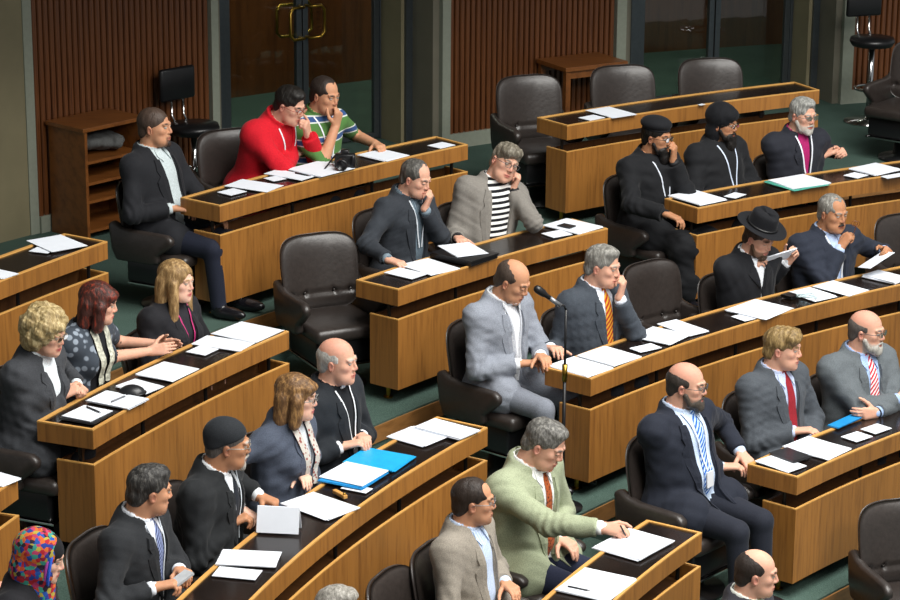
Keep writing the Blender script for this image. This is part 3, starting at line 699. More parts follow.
    topm = cloth(topcol, *(topcol2 or ())) if isinstance(topcol, str) else topcol
    shm = cloth(shirt, *(shirtkind or ())) if top not in ('fleece', 'robe', 'polo') else topm
    mats = [SKIN, shm, cloth(trousers), plain('black_shoe_leather', '17161a', .25), shm if top in ('jacket', 'blouse') else topm, BLACKPL]
    gb = Grid((-.48*s-.1, -.36, -.02-zoff), (.48*s+.1, .86, H[2]+.66*s+.06), .012)
    for p, k in legp: gb.apply(p, 'add', k, 2)
    for p, k in shoe: gb.apply(p, 'add', .01, 3)
    for p, k in tor: gb.apply(p, 'add', k, 1)
    gbT = Grid(gb.lo, gb.lo+.01, .012); gbT.h, gbT.ax, gbT.F = gb.h, gb.ax, gb.F.copy()
    for p, k in armp: gb.apply(p, 'add', k, 1)
    for p, k, sd in forep: gb.apply(p, 'add', k, 0 if bare_top else 1)
    if bare_top:
        for sd, (S, E, W, *_r) in arms.items(): gb.apply(Cap(S+(E-S)*.75, E, .047*s*.9), 'add', 0, 0); gb.apply(Cap(S, S+(E-S)*.6, .064*s*.95, .062*s*.95), 'add', .01, 1)
    parts = [gb.nets()]
    bodyF = gb
    # ---- head, neck and collar in a finer grid
    gh = Grid(np.minimum(Hc-.17*s, Nb-.12), np.maximum(Hc+.17*s, Nb+.12), .0042)
    e = lambda c, r, k=.012, m=0, op='add', RR_=None: gh.apply(Ell(HL(c), np.array(r)*hs, Rh if RR_ is None else Rh@RR_), op, k, m)
    cpl = lambda a, b, ra, rb, k=.01, m=0, op='add': gh.apply(Cap(HL(a), HL(b), ra*hs, rb*hs), op, k, m)
    nr = .054 if fem else .063
    gh.apply(Cap(T((0, -.02, .50)), HL((0, -.022, -.05)), nr*1.12*s*(1+(g-1)*.3), nr*.97*s*(1+(g-1)*.2)), 'add', 0, 0)
    e((0, -.014, .036), (.076, .097, .084)); e((0, .022, -.025), (.067, .068, .088), .02); e((0, .043, -.075), (.055*(1+(g-1)*.4), .046, .045), .025); e((0, .073, -.100), (.024, .020, .018), .02)
    for q in (-1, 1):
        e((q*.041, .057, -.016), (.0195, .0195, .0195), .02); e((q*.031, .094, .007), (.016, .013, .010), .008, 0, 'cut'); cpl((q*.014, .089, .027), (q*.045, .076, .026), .0085, .007, .012)
        e((q*.077, -.008, -.012), (.009, .019, .031), .004, 0, 'add', Rz(-q*.35)@Rx(.12)); e((q*.084, -.002, -.010), (.005, .009, .016), .003, 0, 'cut')
        e((q*.030, .048, -.078), (.023, .024, .024), .03)
        lid = {0: .0092, 1: .002, 2: -.004}[1 if nod > 14 else 0]
        gh.apply(Ell(HL((q*.031, .0775, .0085+lid)), np.array((.0155, .0155, .0085))*hs, Rh), 'add', .002, 0)
    cpl((0, .088, .014), (0, .1035, -.022), .0065, .0092, .010); e((0, .099, -.027), (.0135, .010, .008), .008)
    for q in (-1, 1): e((q*.011, .094, -.030), (.0075, .009, .0065), .006)
    e((0, .087, -.058), (.024, .013, .0065), .005); e((0, .085, -.071), (.021, .013, .0075), .005); e((0, .1005, -.0645), (.024, .005, .0017), .002, 0, 'cut')
    if top != 'polo' or True:
        # collar: a short standing ring round the neck base, open at the front
        cax = nrm(HL((0, -.02, -.05))-T((0, -.02, .50))); Rc = Rt@Rx(rad(-8))
        lx, ly, lz = gh.local(Rc, T((0, -.012, .547))); rho = np.sqrt(lx*lx+(ly*.95)**2)
        rc = nr*1.08*s*(1+(g-1)*.3)+.003-lz*.15
        hz = .021*s if top in ('jacket', 'polo', 'fleece') else .016*s
        dcol = np.maximum(np.abs(rho-rc)-.006, np.abs(lz+np.where(ly > 0, ly*.25, 0))-hz)
        if top in ('jacket', 'polo', 'fleece'): dcol = np.maximum(dcol, -(np.abs(lx)-((.006 if tie else .012)+np.maximum(0, .03+lz)*(.3 if tie else .6))) - np.where(ly > 0, 0, 9))
        if not (fem and top == 'blouse') and shirt is not None:
            cm = 4; gh.M[:] = np.where(dcol < gh.F, cm, gh.M); gh.F = np.minimum(gh.F, dcol)
    parts.append(gh.nets()); nhead = len(parts[0][0])
    for side, (S, E, W, f, n, pose, sp) in arms.items():
        pr = hand_prims(W, f, n, side, pose, s*(.92 if fem else 1.02))
        lo = np.min([p.lo for p, k in pr], 0)-.02; hi = np.max([p.hi for p, k in pr], 0)+.02
        gg = Grid(lo, hi, .0042); gg.apply(Cap(W-nrm(W-E)*.03, W, .029*s*(.85 if fem else 1), .025*s*(.85 if fem else 1)), 'add', 0, 0)
        for p, k in pr: gg.apply(p, 'add', k, 0)
        parts.append(gg.nets())
    # ---- tint of the skin
    V = np.concatenate([p[0] for p in parts]); sk = np.array(srgb(SKINS[skin])[:3]); tint = np.tile(sk, (len(V), 1))
    q = (V-Hc)@Rh/hs; inh = np.zeros(len(V), bool); inh[nhead:nhead+len(parts[1][0])] = True
    def paint(w, col):
        w = np.clip(w, 0, 1)*inh; tint[:] = tint*(1-w[:, None])+np.array(srgb(col)[:3])*w[:, None]
    def blob(c, r): return np.sqrt((((q-np.array(c))/np.array(r))**2).sum(1))
    lipc = {'fair': 'b0685c', 'pink': 'b5675c', 'mid': '9a5a4c', 'tan': '8a5042', 'brown': '7a463c', 'pale': 'b3605c'}[skin]
    paint(1.5-blob((0, .095, -.064), (.024, .016, .011)), lipc if not fem else 'b04a4c')
    paint(.5*(1.4-blob((0, .112, -.024), (.018, .016, .014))), lipc)
    for sx in (-1, 1):
        paint(.2*(1.5-blob((sx*.045, .07, -.03), (.022, .02, .02))), lipc); paint(.5*(1.5-blob((sx*.08, -.008, -.012), (.015, .02, .03))), lipc)
        paint(.75*(1.35-blob((sx*.031, .09, .0045), (.0135, .02, .0028))), '2a1c16')
        bc = haircol if hair not in ('none',) else '3a2c22'
        paint((1.7-blob((sx*.032, .086, .0285), (.018, .014, .0052)))*.9, beardcol if (beardcol and hat) else bc)
    if beard in ('full', 'long', 'short', 'chin', 'goatee'):
        bw = np.clip((-.048-q[:, 2]+.35*np.maximum(.06-q[:, 1], 0)*(np.abs(q[:, 0]) > .03))/.012, 0, 1)*(q[:, 1] > .005)*(blob((0, .10, -.0655), (.026, .03, .009)) > 1)
        if beard in ('goatee', 'chin'): bw = bw*np.clip((.040-np.abs(q[:, 0]))/.012, 0, 1)
        paint(.75*bw*(q[:, 2] > -.14), beardcol or haircol)
    if beard in ('stubble',): paint(.42*(1.35-blob((0, .05, -.085), (.062, .06, .045))), '4a3f3a')
    if hair in ('fringe', 'buzz'): paint((.55 if hair == 'buzz' else .25)*np.clip((q[:, 2]-.035-.5*np.maximum(q[:, 1]-.02, 0))/.02, 0, 1)*(q[:, 1] < .085), haircol if hair == 'buzz' else lipc)
    body = netmesh('person', parts, mats, None, tint)
    body.location = hip; body.rotation_euler = (0, 0, rz)
    tag(body, label, 'person')
    # ---- eyes
    if not EYEME:
        m = MB(); m.lathe([(.0003, -.0118)]+[(.0118*math.cos(a), .0118*math.sin(a)) for a in np.linspace(-1.4, 1.4, 11)]+[(.0003, .0118)], (0, 0, 0), 14, R=Rx(-math.pi/2))
        o = m.build('eye', EYE, body, smooth=True); EYEME.append(o.data)
    else: o = bpy.data.objects.new('eye', EYEME[0]); COL.objects.link(o); o.parent = body
    o2 = o.copy(); COL.objects.link(o2)
    for k, oo in ((-1, o), (1, o2)):
        Re = Rh@Rx(rad(-8)); oo.matrix_local = Matrix.Translation(HL((k*.031, .0775, .0085))) @ Matrix(Re.tolist()).to_4x4() @ Matrix.Scale(hs*1.02, 4)
    # ---- jacket / robe / fleece
    lidz = lambda: None
    if top in ('jacket', 'fleece', 'robe', 'blouse'):
        th_ = {'jacket': .013, 'fleece': .02, 'robe': .022, 'blouse': .008}[top]
        gj = Grid((-.5*s-.1, -.36, .36 if top != 'robe' else .05), (.5*s+.1, .80, H[2]+.66*s+.02), .0095)
        for p, k in tor[:4]+tor[5:]: gj.apply(p, 'add', k, 0, infl=0)
        gj.apply(Cap(T((0, -.03, .46)), T((0, -.028, .515)), .088*s, .078*s), 'add', .04, 0)
        # skirt of the coat over the hips and thighs
        for sd in (-1, 1): gj.apply(Cap(np.array((sd*.10*g, .0, .525)), np.array((sd*.125*g, .17, .535)), .105*s*g, .093*s*g), 'add', .04, 0)
        if top == 'robe':
            for p, k in legp: gj.apply(p, 'add', .06, 0)
            gj.apply(Cap((-.1, ky, .48), (.1, ky, .48), .08), 'add', .05, 0); gj.apply(Cap((-.1, ky, .25), (.1, ky, .25), .085, .09), 'add', .08, 0)
        gt = gj.F.copy(); fa = np.full(gj.F.shape, .4, np.float32)
        for sd, (S, E, W, f, n, pose, sp) in arms.items():
            gj.F = np.full(fa.shape, .4, np.float32)
            a1 = .057*s*(.88 if fem else 1)*(1+(g-1)*.4); k_ = 1.12 if top in ('fleece', 'robe') else 1.04
            gj.apply(Cap(S, E, a1*k_, .055*s*k_*(.9 if fem else 1)), 'add', .02, 0); We = E+(W-E)*.88
            gj.apply(Cap(E, We+(W-E)*.25, .054*s*k_*(.9 if fem else 1), .043*s*k_*(1.25 if top == 'robe' else 1)*(.9 if fem else 1)), 'add', .025, 0)
            sl = gj.block(We-.13, We+.13); X, Y, Z = gj.pts(sl); dd = nrm(W-E)
            pl = (X-We[0])*dd[0]+(Y-We[1])*dd[1]+(Z-We[2])*dd[2]; near = (X-We[0])**2+(Y-We[1])**2+(Z-We[2])**2 < .13**2
            gj.F[sl] = np.where(near, np.maximum(gj.F[sl], pl), gj.F[sl])
            # creases gather round the elbow
            sl = gj.block(E-.16, E+.16); X, Y, Z = gj.pts(sl); de = np.sqrt((X-E[0])**2+(Y-E[1])**2+(Z-E[2])**2); q_ = (X*dd[0]+Y*dd[1]+Z*dd[2])
            gj.F[sl] = gj.F[sl]+(.0065*np.sin(q_*130+2.5*np.sin(Z*30+X*22))*np.exp(-(de/.10)**2)).astype(np.float32)
            fa = np.minimum(fa, gj.F)
        k = .055; lx, ly, lz = gj.local(Rt, H); lx, ly, lz = lx/s, ly/s, lz/s
        Fm = gt
        w0, w1 = open_w; wz = np.clip((lz-open_z)/(.50-open_z), 0, 1); ww = w0*(1-wz)*(lz > open_z-.02)+w1*wz
        if open_w[0] > .03: ww = w0+(w1-w0)*np.clip((lz+.05)/.55, 0, 1)
        else: ww = np.where(lz < open_z, .004+np.clip(open_z-lz-.06, 0, .2)*.28, ww)
        ax_ = np.abs(lx-gz)
        lap = np.clip(1-np.abs(ax_-ww-.026)/.032, 0, 1)**.5*(lz > open_z)*(lz < .50)*(ly > 0) if top == 'jacket' else 0
        Ft = Fm-th_
        cf = np.maximum(ax_-ww, np.maximum(-ly+.0, lz-.60)).astype(np.float32)
        if top in ('jacket', 'fleece', 'blouse'): Ft = np.maximum(Ft, -cf)
        h = np.clip(.5+.5*(Ft-fa)/k, 0, 1); Fj = Ft*(1-h)+fa*h-k*h*(1-h)
        # neck opening and hem
        nx, ny, nz = gj.local(Rt@Rx(rad(-10)), T((0, -.012, .545))); rn = np.sqrt(nx*nx+ny*ny); 
        Fj = np.maximum(Fj, -np.maximum(rn-(nr*1.08*s*(1+(g-1)*.3)+.007), -nz-.16))
        if top == 'jacket':
            rcj = nr*1.08*s*(1+(g-1)*.3)+.011; ringj = np.maximum(np.maximum(np.abs(rn-rcj)-.0085, np.abs(nz+.032)-.034), -cf+.002); hh = np.clip(.5+.5*(Fj-ringj)/.02, 0, 1); Fj = Fj*(1-hh)+ringj*hh-.02*hh*(1-hh)
        if top == 'fleece': 
            ringd = np.maximum(np.abs(rn-(nr*1.13*s+.022))-.010, np.abs(nz-.0)-.035); Fj = np.minimum(Fj, np.maximum(ringd, -cf))
        hem = .435 if top != 'robe' else .06
        Z0 = gj.ax[2][None, None, :]; Fj = np.maximum(Fj, hem-Z0+0*Fj)
        X, Y, Z = gj.pts((slice(None),)*3)
        Fj = Fj+.0065*wob(X, Y, Z, 22, NP[0])+.0045*wob(X, Y*.6, Z*1.2, 38, NP[0]+50)*(np.abs(lx) > .1)
        gj.F = Fj.astype(np.float32); jp = gj.nets(); gjT = Grid(gj.lo, gj.lo+.01, .01); gjT.h, gjT.F = gj.h, np.maximum(Ft, -np.maximum(rn-(nr*1.08*s*(1+(g-1)*.3)+.007), -nz-.16)).astype(np.float32)+.004*wob(X, Y, Z, 24, NP[0]); jm = [topm]
        nmj = {'jacket': 'jacket', 'fleece': 'fleece_jacket', 'robe': 'robe', 'blouse': 'cardigan'}[top]
        netmesh(nmj, [jp], jm, body); surfF = gj
        # buttons on the jacket front, shirt cuffs
        def depth(x, z, out=.003):   # front surface of clothes in torso coordinates
            return front(x, z)+out
    surfs = [gbT]+([gjT] if top in ('jacket', 'fleece', 'robe', 'blouse') else [])+[gh]
    def sample(gr, P):
        q = (P-gr.lo)/gr.h; i = np.floor(q).astype(int); t = q-i
        if any(i[a] < 0 or i[a]+1 >= gr.F.shape[a] for a in range(3)): return .4
        c = gr.F[i[0]:i[0]+2, i[1]:i[1]+2, i[2]:i[2]+2]; c = c[0]*(1-t[0])+c[1]*t[0]; c = c[0]*(1-t[1])+c[1]*t[1]; return float(c[0]*(1-t[2])+c[1]*t[2])
    def front(x, z, out=.004, which=None):
        at = lambda y: H+Rt@(np.array((x, y, z))*s); val = lambda y: min(sample(gr, at(y)) for gr in (which or surfs)); y = .30
        while y > -.06:
            if val(y-.008) < 0:
                lo, hi = y-.008, y
                for _ in range(5):
                    md = (lo+hi)/2
                    if val(md) < 0: lo = md
                    else: hi = md
                return at(hi+out)
            y -= .008
        return at(.08)
    def ribbon(name, pts, widths, mat, thick=.005, which=None, parent=body, out=.003):
        m = MB(); Pc = [front(x, z, out, which) for x, z in pts]; yv = Rt@np.array((0, 1, 0))
        rows = []
        for i, c in enumerate(Pc):
            d = nrm(Pc[min(i+1, len(Pc)-1)]-Pc[max(i-1, 0)]); sx = nrm(np.cross(d, yv)); wd = widths[i] if isinstance(widths, (list, tuple)) else widths
            rows.append([c-sx*wd/2, c+yv*thick*.6, c+sx*wd/2, c-yv*thick])
        b = [v for r in rows for v in r]; fs = []
        for i in range(len(rows)-1):
            for j in range(4): fs.append((i*4+j, i*4+(j+1) % 4, i*4+4+(j+1) % 4, i*4+4+j))
        fs += [(0, 3, 2, 1), tuple(len(b)-4+q for q in range(4))]
        m.add(b, fs); return m.build(name, mat, parent, smooth=False)
    if top == 'jacket':
        def wwz(z):
            if open_w[0] > .03: return open_w[0]+(open_w[1]-open_w[0])*min(max((z+.05)/.55, 0), 1)
            t = min(max((z-open_z)/(.50-open_z), 0), 1); return open_w[0]*(1-t)+open_w[1]*t
        for sd in (-1, 1):
            m = MB(); zs = np.linspace(open_z+.005, .475, 15); rows = []
            for z in zs:
                t = (z-open_z)/(.475-open_z); wl = .062*min(1, t*1.5)**.8 if t < .78 else (.040 if t < .84 else .05-.02*(t-.84)/.16)
                x0 = wwz(z)+.003; r3 = [front(gz+sd*(x0+wl*k), z, .007+.003*(k < 1)) for k in (0, .5, 1.)]; rows.append(r3+[r3[2]-Rt@np.array((0, .012, 0)), r3[0]-Rt@np.array((0, .016, 0))])
            b = [v for r in rows for v in r]; m.add(b, [(i*5+j, i*5+(j+1) % 5, i*5+5+(j+1) % 5, i*5+5+j) for i in range(14) for j in range(5)]+[(0, 1, 2, 3, 4), tuple(70+q for q in range(5))]); m.build('lapel', topm, body, smooth=False)
    if top == 'jacket' and wings:
        for sd in (-1, 1):
            Q3 = [front(sd*x, z, o_, [gbT, gh]) for x, z, o_ in ((.006, .533, .010), (.050, .525, .006), (.060, .490, .009), (.040, .455, .010), (.012, .515, .012))]; back_ = [p_-Rt@np.array((0, .006, 0)) for p_ in Q3]
            m = MB(); m.add(Q3+back_, [(0, 1, 2, 3, 4), (9, 8, 7, 6, 5)]+[(i, 5+i, 5+(i+1) % 5, (i+1) % 5) for i in range(5)]); m.build('collar_wing', shm, body)
    if tie:
        tc, tk = tie[0], tie[1:]; z0 = .535
        n_ = 16; zb = tie_end = .13 if open_w[0] < .03 else .08
        pts = [(gz*.5*(i/n_), z0-(z0-zb)*i/n_) for i in range(n_+1)]; wd = [.046]+[.040]+[.036+.058*(i/n_)**.8 for i in range(2, n_-1)]+[.06, .012]
        ribbon('necktie', pts, wd, cloth(tc, *tk), .006, [gbT, gh])
    if tab:
        m = MB(); c0 = front(0, .540, .004, [gh]); m.box(c0, (.017, .004, .015), Rt@Rx(-.25)); m.build('clerical_collar', CARD, body)
    if pin:
        m = MB(); m.lathe([(.016, 0), (.016, .004), (.012, .006)], front(pin[0], pin[1], .004), 16, R=Rt@Rx(-math.pi/2)); m.build('white_button', CARD, body)
    if lanyard:
        lc = plain('lanyard_'+lanyard, lanyard, .6); zb = .22
        for sd in (-1, 1):
            x1 = .062 if top in ('jacket',) else .078; pts = [(sd*(x1-(x1-.012)*(i/10)**.8)+gz*.5, .525-(.525-zb)*i/10) for i in range(11)]; ribbon('lanyard', pts, .011, lc, .003, None, body, .011 if top == 'jacket' else .004)
        if badge != 'none':
            c0 = front(gz*.5, zb-.05, .008); m = MB(); m.box(c0, (.034, .003, .045), Rt@Rz(.1)); m.build('name_badge', CARD, body)
    if scarf:
        for sd in (-1, 1): ribbon('scarf', [(sd*(.062-.028*(i/8)), .53-.30*i/8) for i in range(9)], .052, scarf, .012, None, body, .014)
    if shawl:
        gs = Grid(gb.lo, (gb.ax[0][-1], gb.ax[1][-1], gb.ax[2][-1]), .010)
        for p, k in tor[1:]: gs.apply(p, 'add', k, 0)
        for p, k in armp: gs.apply(Cap(p.a, p.a+(p.b-p.a)*.45, p.ra+.004, p.ra+.006), 'add', .03, 0)
        lx, ly, lz = gs.local(Rt, H); gs.F = np.maximum(np.maximum(gs.F-.012, .16*s-lz), -np.maximum(np.abs(lx)-(.075+.1*np.clip(.45-lz, 0, .3)), -ly)).astype(np.float32)
        nx, ny, nz = gs.local(Rt, T((0, -.012, .545))); gs.F = np.maximum(gs.F, .085-np.sqrt(nx*nx+ny*ny)).astype(np.float32); netmesh('shawl', [gs.nets()], [shawl], body)
    for sd, (S, E, W, f, n, pose, sp) in arms.items():
        if top in ('jacket',) or (top == 'robe' and sp.get('cuff')):
            m = MB(); d = nrm(W-E); m.tube([E+(W-E)*.86, E+(W-E)*.975], [.036*s*(.9 if fem else 1), .034*s*(.9 if fem else 1)], n=16); m.build('shirt_cuff', plain('shirt_cuff_'+str(cuffcol or shirt), cuffcol or shirt, .7), body, smooth=True)
        if sp.get('watch'):
            m = MB(); d = nrm(W-E); c = E+(W-E)*.97; a = nrm(np.cross(d, (0, 0, 1))); b_ = np.cross(a, d)
            m.tube([c+.031*(math.cos(t)*a+math.sin(t)*b_) for t in np.linspace(0, 6.283, 16, endpoint=False)], .006, closed=True); m.lathe([(.016, -.004), (.016, .004)], c-b_*.033, 14, R=np.stack([a, d, b_], 1)); m.build('wristwatch', plain('watch_steel', '3a3c40', .3, .8), body, smooth=True)
    # ---- hair, beard, hats
    hm = hairmat(haircol, hairtip)
    def hgrid(lo, hi, h=.005): return Grid(np.minimum(HL(lo), HL(hi))-.09, np.maximum(HL(lo), HL(hi))+.09, h)
    def hair_mesh(name, addp, cutp, mat, bump_=.004, freq=70, h=.005, lo=(-.12, -.14, -.16), hi=(.12, .12, .16), k=.02, kc=.013, clipz=None):
        corners = np.array([HL((x, y, z)) for x in (lo[0], hi[0]) for y in (lo[1], hi[1]) for z in (lo[2], hi[2])]); G = Grid(corners.min(0)-.02, corners.max(0)+.02, h)
        for c, r, *rot in addp:
            if isinstance(r, tuple) and len(r) == 2: G.apply(Cap(HL(c), HL(r[0]), r[1]*hs, (rot[0] if rot else r[1])*hs), 'add', k)
            else: G.apply(Ell(HL(c), np.array(r)*hs, Rh@rot[0] if rot else Rh), 'add', k)
        x, y, z = G.local(Rh, Hc)
        if bump_: G.F = G.F+np.where(np.abs(G.F) < .1, bump_*wob(x*1.0, y*1.0, z*.55, freq, NP[0]+7), 0).astype(np.float32)
        for c, r, *rot in cutp:
            if isinstance(r, tuple) and len(r) == 2: G.apply(Cap(HL(c), HL(r[0]), r[1]*hs), 'cut', kc)
            else: G.apply(Ell(HL(c), np.array(r)*hs, Rh@rot[0] if rot else Rh), 'cut', kc)
        return netmesh(name, [G.nets()], [mat], body)
    ears = [((q*.084, .0, -.012), (.016, .020, .028)) for q in (-1, 1)]
    cap = ((0, -.016, .038), (.0815, .1025, .0895)); nape = ((0, -.058, -.03), (.066, .055, .06))
    facecut = ((0, .125, -.016), (.084, .076, .114)); temple = [((q*.085, .075, -.02), (.035, .055, .075)) for q in (-1, 1)]; neckcut = ((0, -.03, -.135), (.12, .13, .06))
    if hair == 'short': hair_mesh('hair', [cap, nape, ((0, .02, .095), (.06, .065, .032))], [facecut]+temple+ears+[neckcut, ((0, .02, -.07), (.09, .06, .075))], hm)
    elif hair == 'fringe': hair_mesh('hair', [((0, -.02, .025), (.0805, .100, .075)), ((0, -.058, -.03), (.063, .053, .06))], [facecut, ((0, .050, .105), (.074, .13, .095)), ((0, .10, .03), (.1, .085, .09)), neckcut, ((0, .02, -.07), (.09, .06, .075))]+ears, hm, .002)
    elif hair == 'thin': hair_mesh('hair', [((0, -.019, .032), (.079, .0985, .0845)), ((0, -.058, -.03), (.063, .053, .06))], [((0, .125, -.01), (.08, .085, .112)), ((0, .088, .118), (.062, .085, .062)), neckcut, ((0, .02, -.07), (.09, .06, .075))]+temple+ears, hm, .0006, kc=.01)
    elif hair == 'receding': hair_mesh('hair', [((0, -.018, .035), (.081, .101, .088)), nape], [((0, .125, -.01), (.075, .075, .105)), ((-.04, .09, .09), (.035, .05, .05)), ((.04, .09, .09), (.035, .05, .05))]+temple+ears+[neckcut, ((0, .02, -.07), (.09, .06, .075))], hm, .003)
    elif hair == 'buzz': hair_mesh('hair', [((0, -.016, .036), (.0785, .0995, .0865)), ((0, -.055, -.03), (.062, .053, .055))], [((0, .125, -.02), (.084, .075, .108))]+temple+ears+[neckcut, ((0, .02, -.07), (.09, .06, .075))], hm, .001, kc=.004)
    elif hair == 'swept': hair_mesh('hair', [cap, nape, ((0, .045, .085), (.070, .055, .042)), ((.03, .062, .075), (.05, .04, .035))], [((0, .125, -.038), (.086, .07, .107))]+temple+ears+[neckcut, ((0, .02, -.08), (.09, .06, .075))], hm, .007, 60)
    elif hair == 'curly':
        r_ = np.random.default_rng(5); cl = []
        for _ in range(120):
            v = nrm(r_.normal(size=3)); 
            if v[2] < -.75 or (v[1] > .55 and v[2] < .25): continue
            cl.append((tuple(np.array((0, -.028, .030))+v*np.array((.118, .110, .112))), (.024, .024, .024)))
        hair_mesh('hair', [((0, -.03, .03), (.120, .120, .118)), ((0, -.055, -.05), (.112, .08, .08))]+cl, [((0, .125, -.048), (.070, .075, .098)), ((0, -.02, -.16), (.14, .14, .06))], hm, .006, 110, lo=(-.16, -.17, -.15), hi=(.16, .13, .17))
    elif hair in ('long', 'bob'):
        zl = -.27 if hair == 'long' else -.12; rr_ = .036 if hair == 'long' else .042
        add = [((0, -.018, .038), (.090, .110, .094)), ((0, -.06, -.04), (.085, .06, .09))]
        for q in (-1, 1): add += [((q*.076, .018, .0), ((q*.088, .045 if hair == 'long' else .022, zl), rr_), .026 if hair == 'long' else .034), ((q*.06, -.06, .0), ((q*.07, -.06, zl*(.9 if hair == 'long' else 1)), .045), .04)]
        if hair == 'bob': add += [((0, .07, .062), (.062, .036, .034))]
        hair_mesh('hair', add, [((0, .118, -.05 if hair == 'bob' else -.03), (.062 if hair == 'long' else .060, .072, .105)), ((0, .03, -.11), (.055, .055, .07)), ((0, -.01, -.2), (.058, .05, .13))], hm, .004, 60, lo=(-.15, -.15, zl-.05), hi=(.15, .12, .15))
    bm = hairmat(beardcol or haircol)
    if beard in ('full', 'long', 'short', 'goatee', 'chin'):
        ad = {'full': [((0, .052, -.082), (.065, .050, .044)), ((0, .078, -.105), (.038, .030, .034))], 'long': [((0, .055, -.08), (.064, .052, .046)), ((0, .075, -.13), (.046, .040, .065))],
              'short': [((0, .05, -.085), (.0585, .0445, .040)), ((0, .078, -.105), (.030, .024, .024))], 'goatee': [((0, .084, -.098), (.023, .017, .024))], 'chin': [((0, .078, -.102), (.03, .022, .026)), ((0, .045, -.095), (.05, .04, .02))]}[beard]
        if beard in ('full', 'long', 'short'): ad = ad+[((q*.064, .018, -.04), ((q*.05, .045, -.085), .016)) for q in (-1, 1)]
        hair_mesh('beard', ad, [((0, .112, -.066), (.023, .026, .0085)), ((0, .105, -.015), (.043, .05, .036)), ((-.05, .095, -.018), (.026, .034, .028)), ((.05, .095, -.018), (.026, .034, .028)), ((0, -.05, -.1), (.08, .06, .08))], bm, .003, 120, k=.012, lo=(-.09, -.02, -.21), hi=(.09, .13, 0))
    if mous: hair_mesh('moustache', [((-.003, .099, -.049), ((-.024, .086, -.060), .0075), .005), ((.003, .099, -.049), ((.024, .086, -.060), .0075), .005)], [], bm, .001, 150, k=.004, h=.0035, lo=(-.04, .06, -.08), hi=(.04, .12, -.03))
    if glasses:
        gm = plain('spectacle_frame_'+glasses, glasses, .3, .4); m = MB()
        for q in (-1, 1):
            m.tube([HL((q*.031+.022*math.copysign(abs(math.cos(a))**.7, math.cos(a)), .1045-.006*abs(math.cos(a))*(1 if q*math.cos(a) > 0 else .2), .005+.0155*math.copysign(abs(math.sin(a))**.7, math.sin(a)))) for a in np.linspace(0, 6.283, 22, endpoint=False)], .0017*hs, closed=True, n=6)
            m.tube([HL((q*.053, .098, .008)), HL((q*.075, .07, .008)), HL((q*.082, .0, .006)), HL((q*.082, -.012, -.006))], .0019*hs, n=6)
            m.add([HL((q*.031+.021*math.cos(a), .1035, .005+.0145*math.sin(a))) for a in np.linspace(0, 6.283, 16, endpoint=False)], [tuple(range(16))], 1)
        m.tube([HL((-.010, .1055, .009)), HL((0, .108, .011)), HL((.010, .1055, .009))], .0019*hs, n=6); m.build('spectacles', [gm, LENS], body, smooth=True)
    if hat == 'kufi': hair_mesh('knitted_cap', [((0, -.020, .046), (.084, .106, .090)), ((0, -.05, .0), (.074, .064, .05))], [((0, .04, -.055), (.25, .25, .092), Rx(.42))], cloth('23262a'), .001, 40, hi=(.12, .12, .18))
    elif hat == 'coptic_cap':
        hair_mesh('round_cap', [((0, -.018, .095), (.098, .114, .055))], [((0, 0, .015), (.3, .3, .035))], cloth('16171b'), .0, 40, hi=(.13, .14, .19)); hair_mesh('cap_band', [((0, -.014, .06), (.083, .104, .04))], [((0, 0, .02), (.3, .3, .03))], cloth('16171b'), 0, 40, hi=(.13, .14, .19))
    elif hat == 'coptic_hood': hair_mesh('monks_hood', [((0, -.02, .055), (.102, .118, .105)), ((0, -.045, -.05), (.094, .08, .10)), ((0, -.05, -.15), (.09, .07, .08)), ((0, .05, .075), (.075, .06, .045))], [((0, .125, -.05), (.066, .085, .10)), ((0, .07, -.13), (.06, .07, .08))], cloth('141519'), .002, 60, lo=(-.14, -.15, -.24), hi=(.14, .14, .19))
    elif hat == 'fedora':
        m = MB(); Rk = Rh; c = HL((0, -.012, .078)); prof = [(.0, -.004), (.16, .004), (.168, .008), (.16, .012), (.10, .008), (.094, .03), (.088, .105), (.078, .122), (.03, .118), (.002, .110)]
        b = len(m.v); n_ = 36
        for r, z in prof:
            for j in range(n_):
                a = 2*math.pi*j/n_; dz = .016*math.sin(a)**2*0+(.012*math.cos(a)**2 if r > .12 else 0); m.v.append(tuple(c+Rk@(np.array((r*.93*math.cos(a), r*1.08*math.sin(a), z+dz-(.018*(abs(math.cos(a)) < .35) if r < .08 and z > .1 else 0)))*hs)))
        for i in range(len(prof)-1):
            for j in range(n_): m.f.append((b+i*n_+j, b+i*n_+(j+1) % n_, b+(i+1)*n_+(j+1) % n_, b+(i+1)*n_+j)); m.m.append(0); m.uv.append([(0, 0)]*4)
        ho = m.build('felt_hat', cloth('15161a'), body, smooth=True, sub=1)
        m = MB(); m.tube([c+Rk@(np.array((.096*.93*math.cos(a), .096*1.08*math.sin(a), .024))*hs) for a in np.linspace(0, 6.283, 30, endpoint=False)], .009, closed=True, n=6); hb = m.build('hat_band', plain('black_ribbon', '0c0c0e', .4), ho, smooth=True)
    elif hat == 'hijab':
        hair_mesh('headscarf', [((0, -.03, .035), (.098, .115, .103)), ((0, -.055, -.06), (.10, .085, .11)), ((0, -.02, -.16), (.085, .085, .075)), ((.02, .06, -.2), ((.07, .09, -.32), .05), .04), ((0, .05, -.165), (.07, .05, .05)), ((0, .012, -.06), (.086, .078, .088)), ((0, .03, -.13), (.066, .066, .05))], [((0, .132, -.012), (.066, .084, .112))], cloth('d03040', 'patch', None, .018), .004, 40, lo=(-.16, -.17, -.38), hi=(.16, .17, .17))
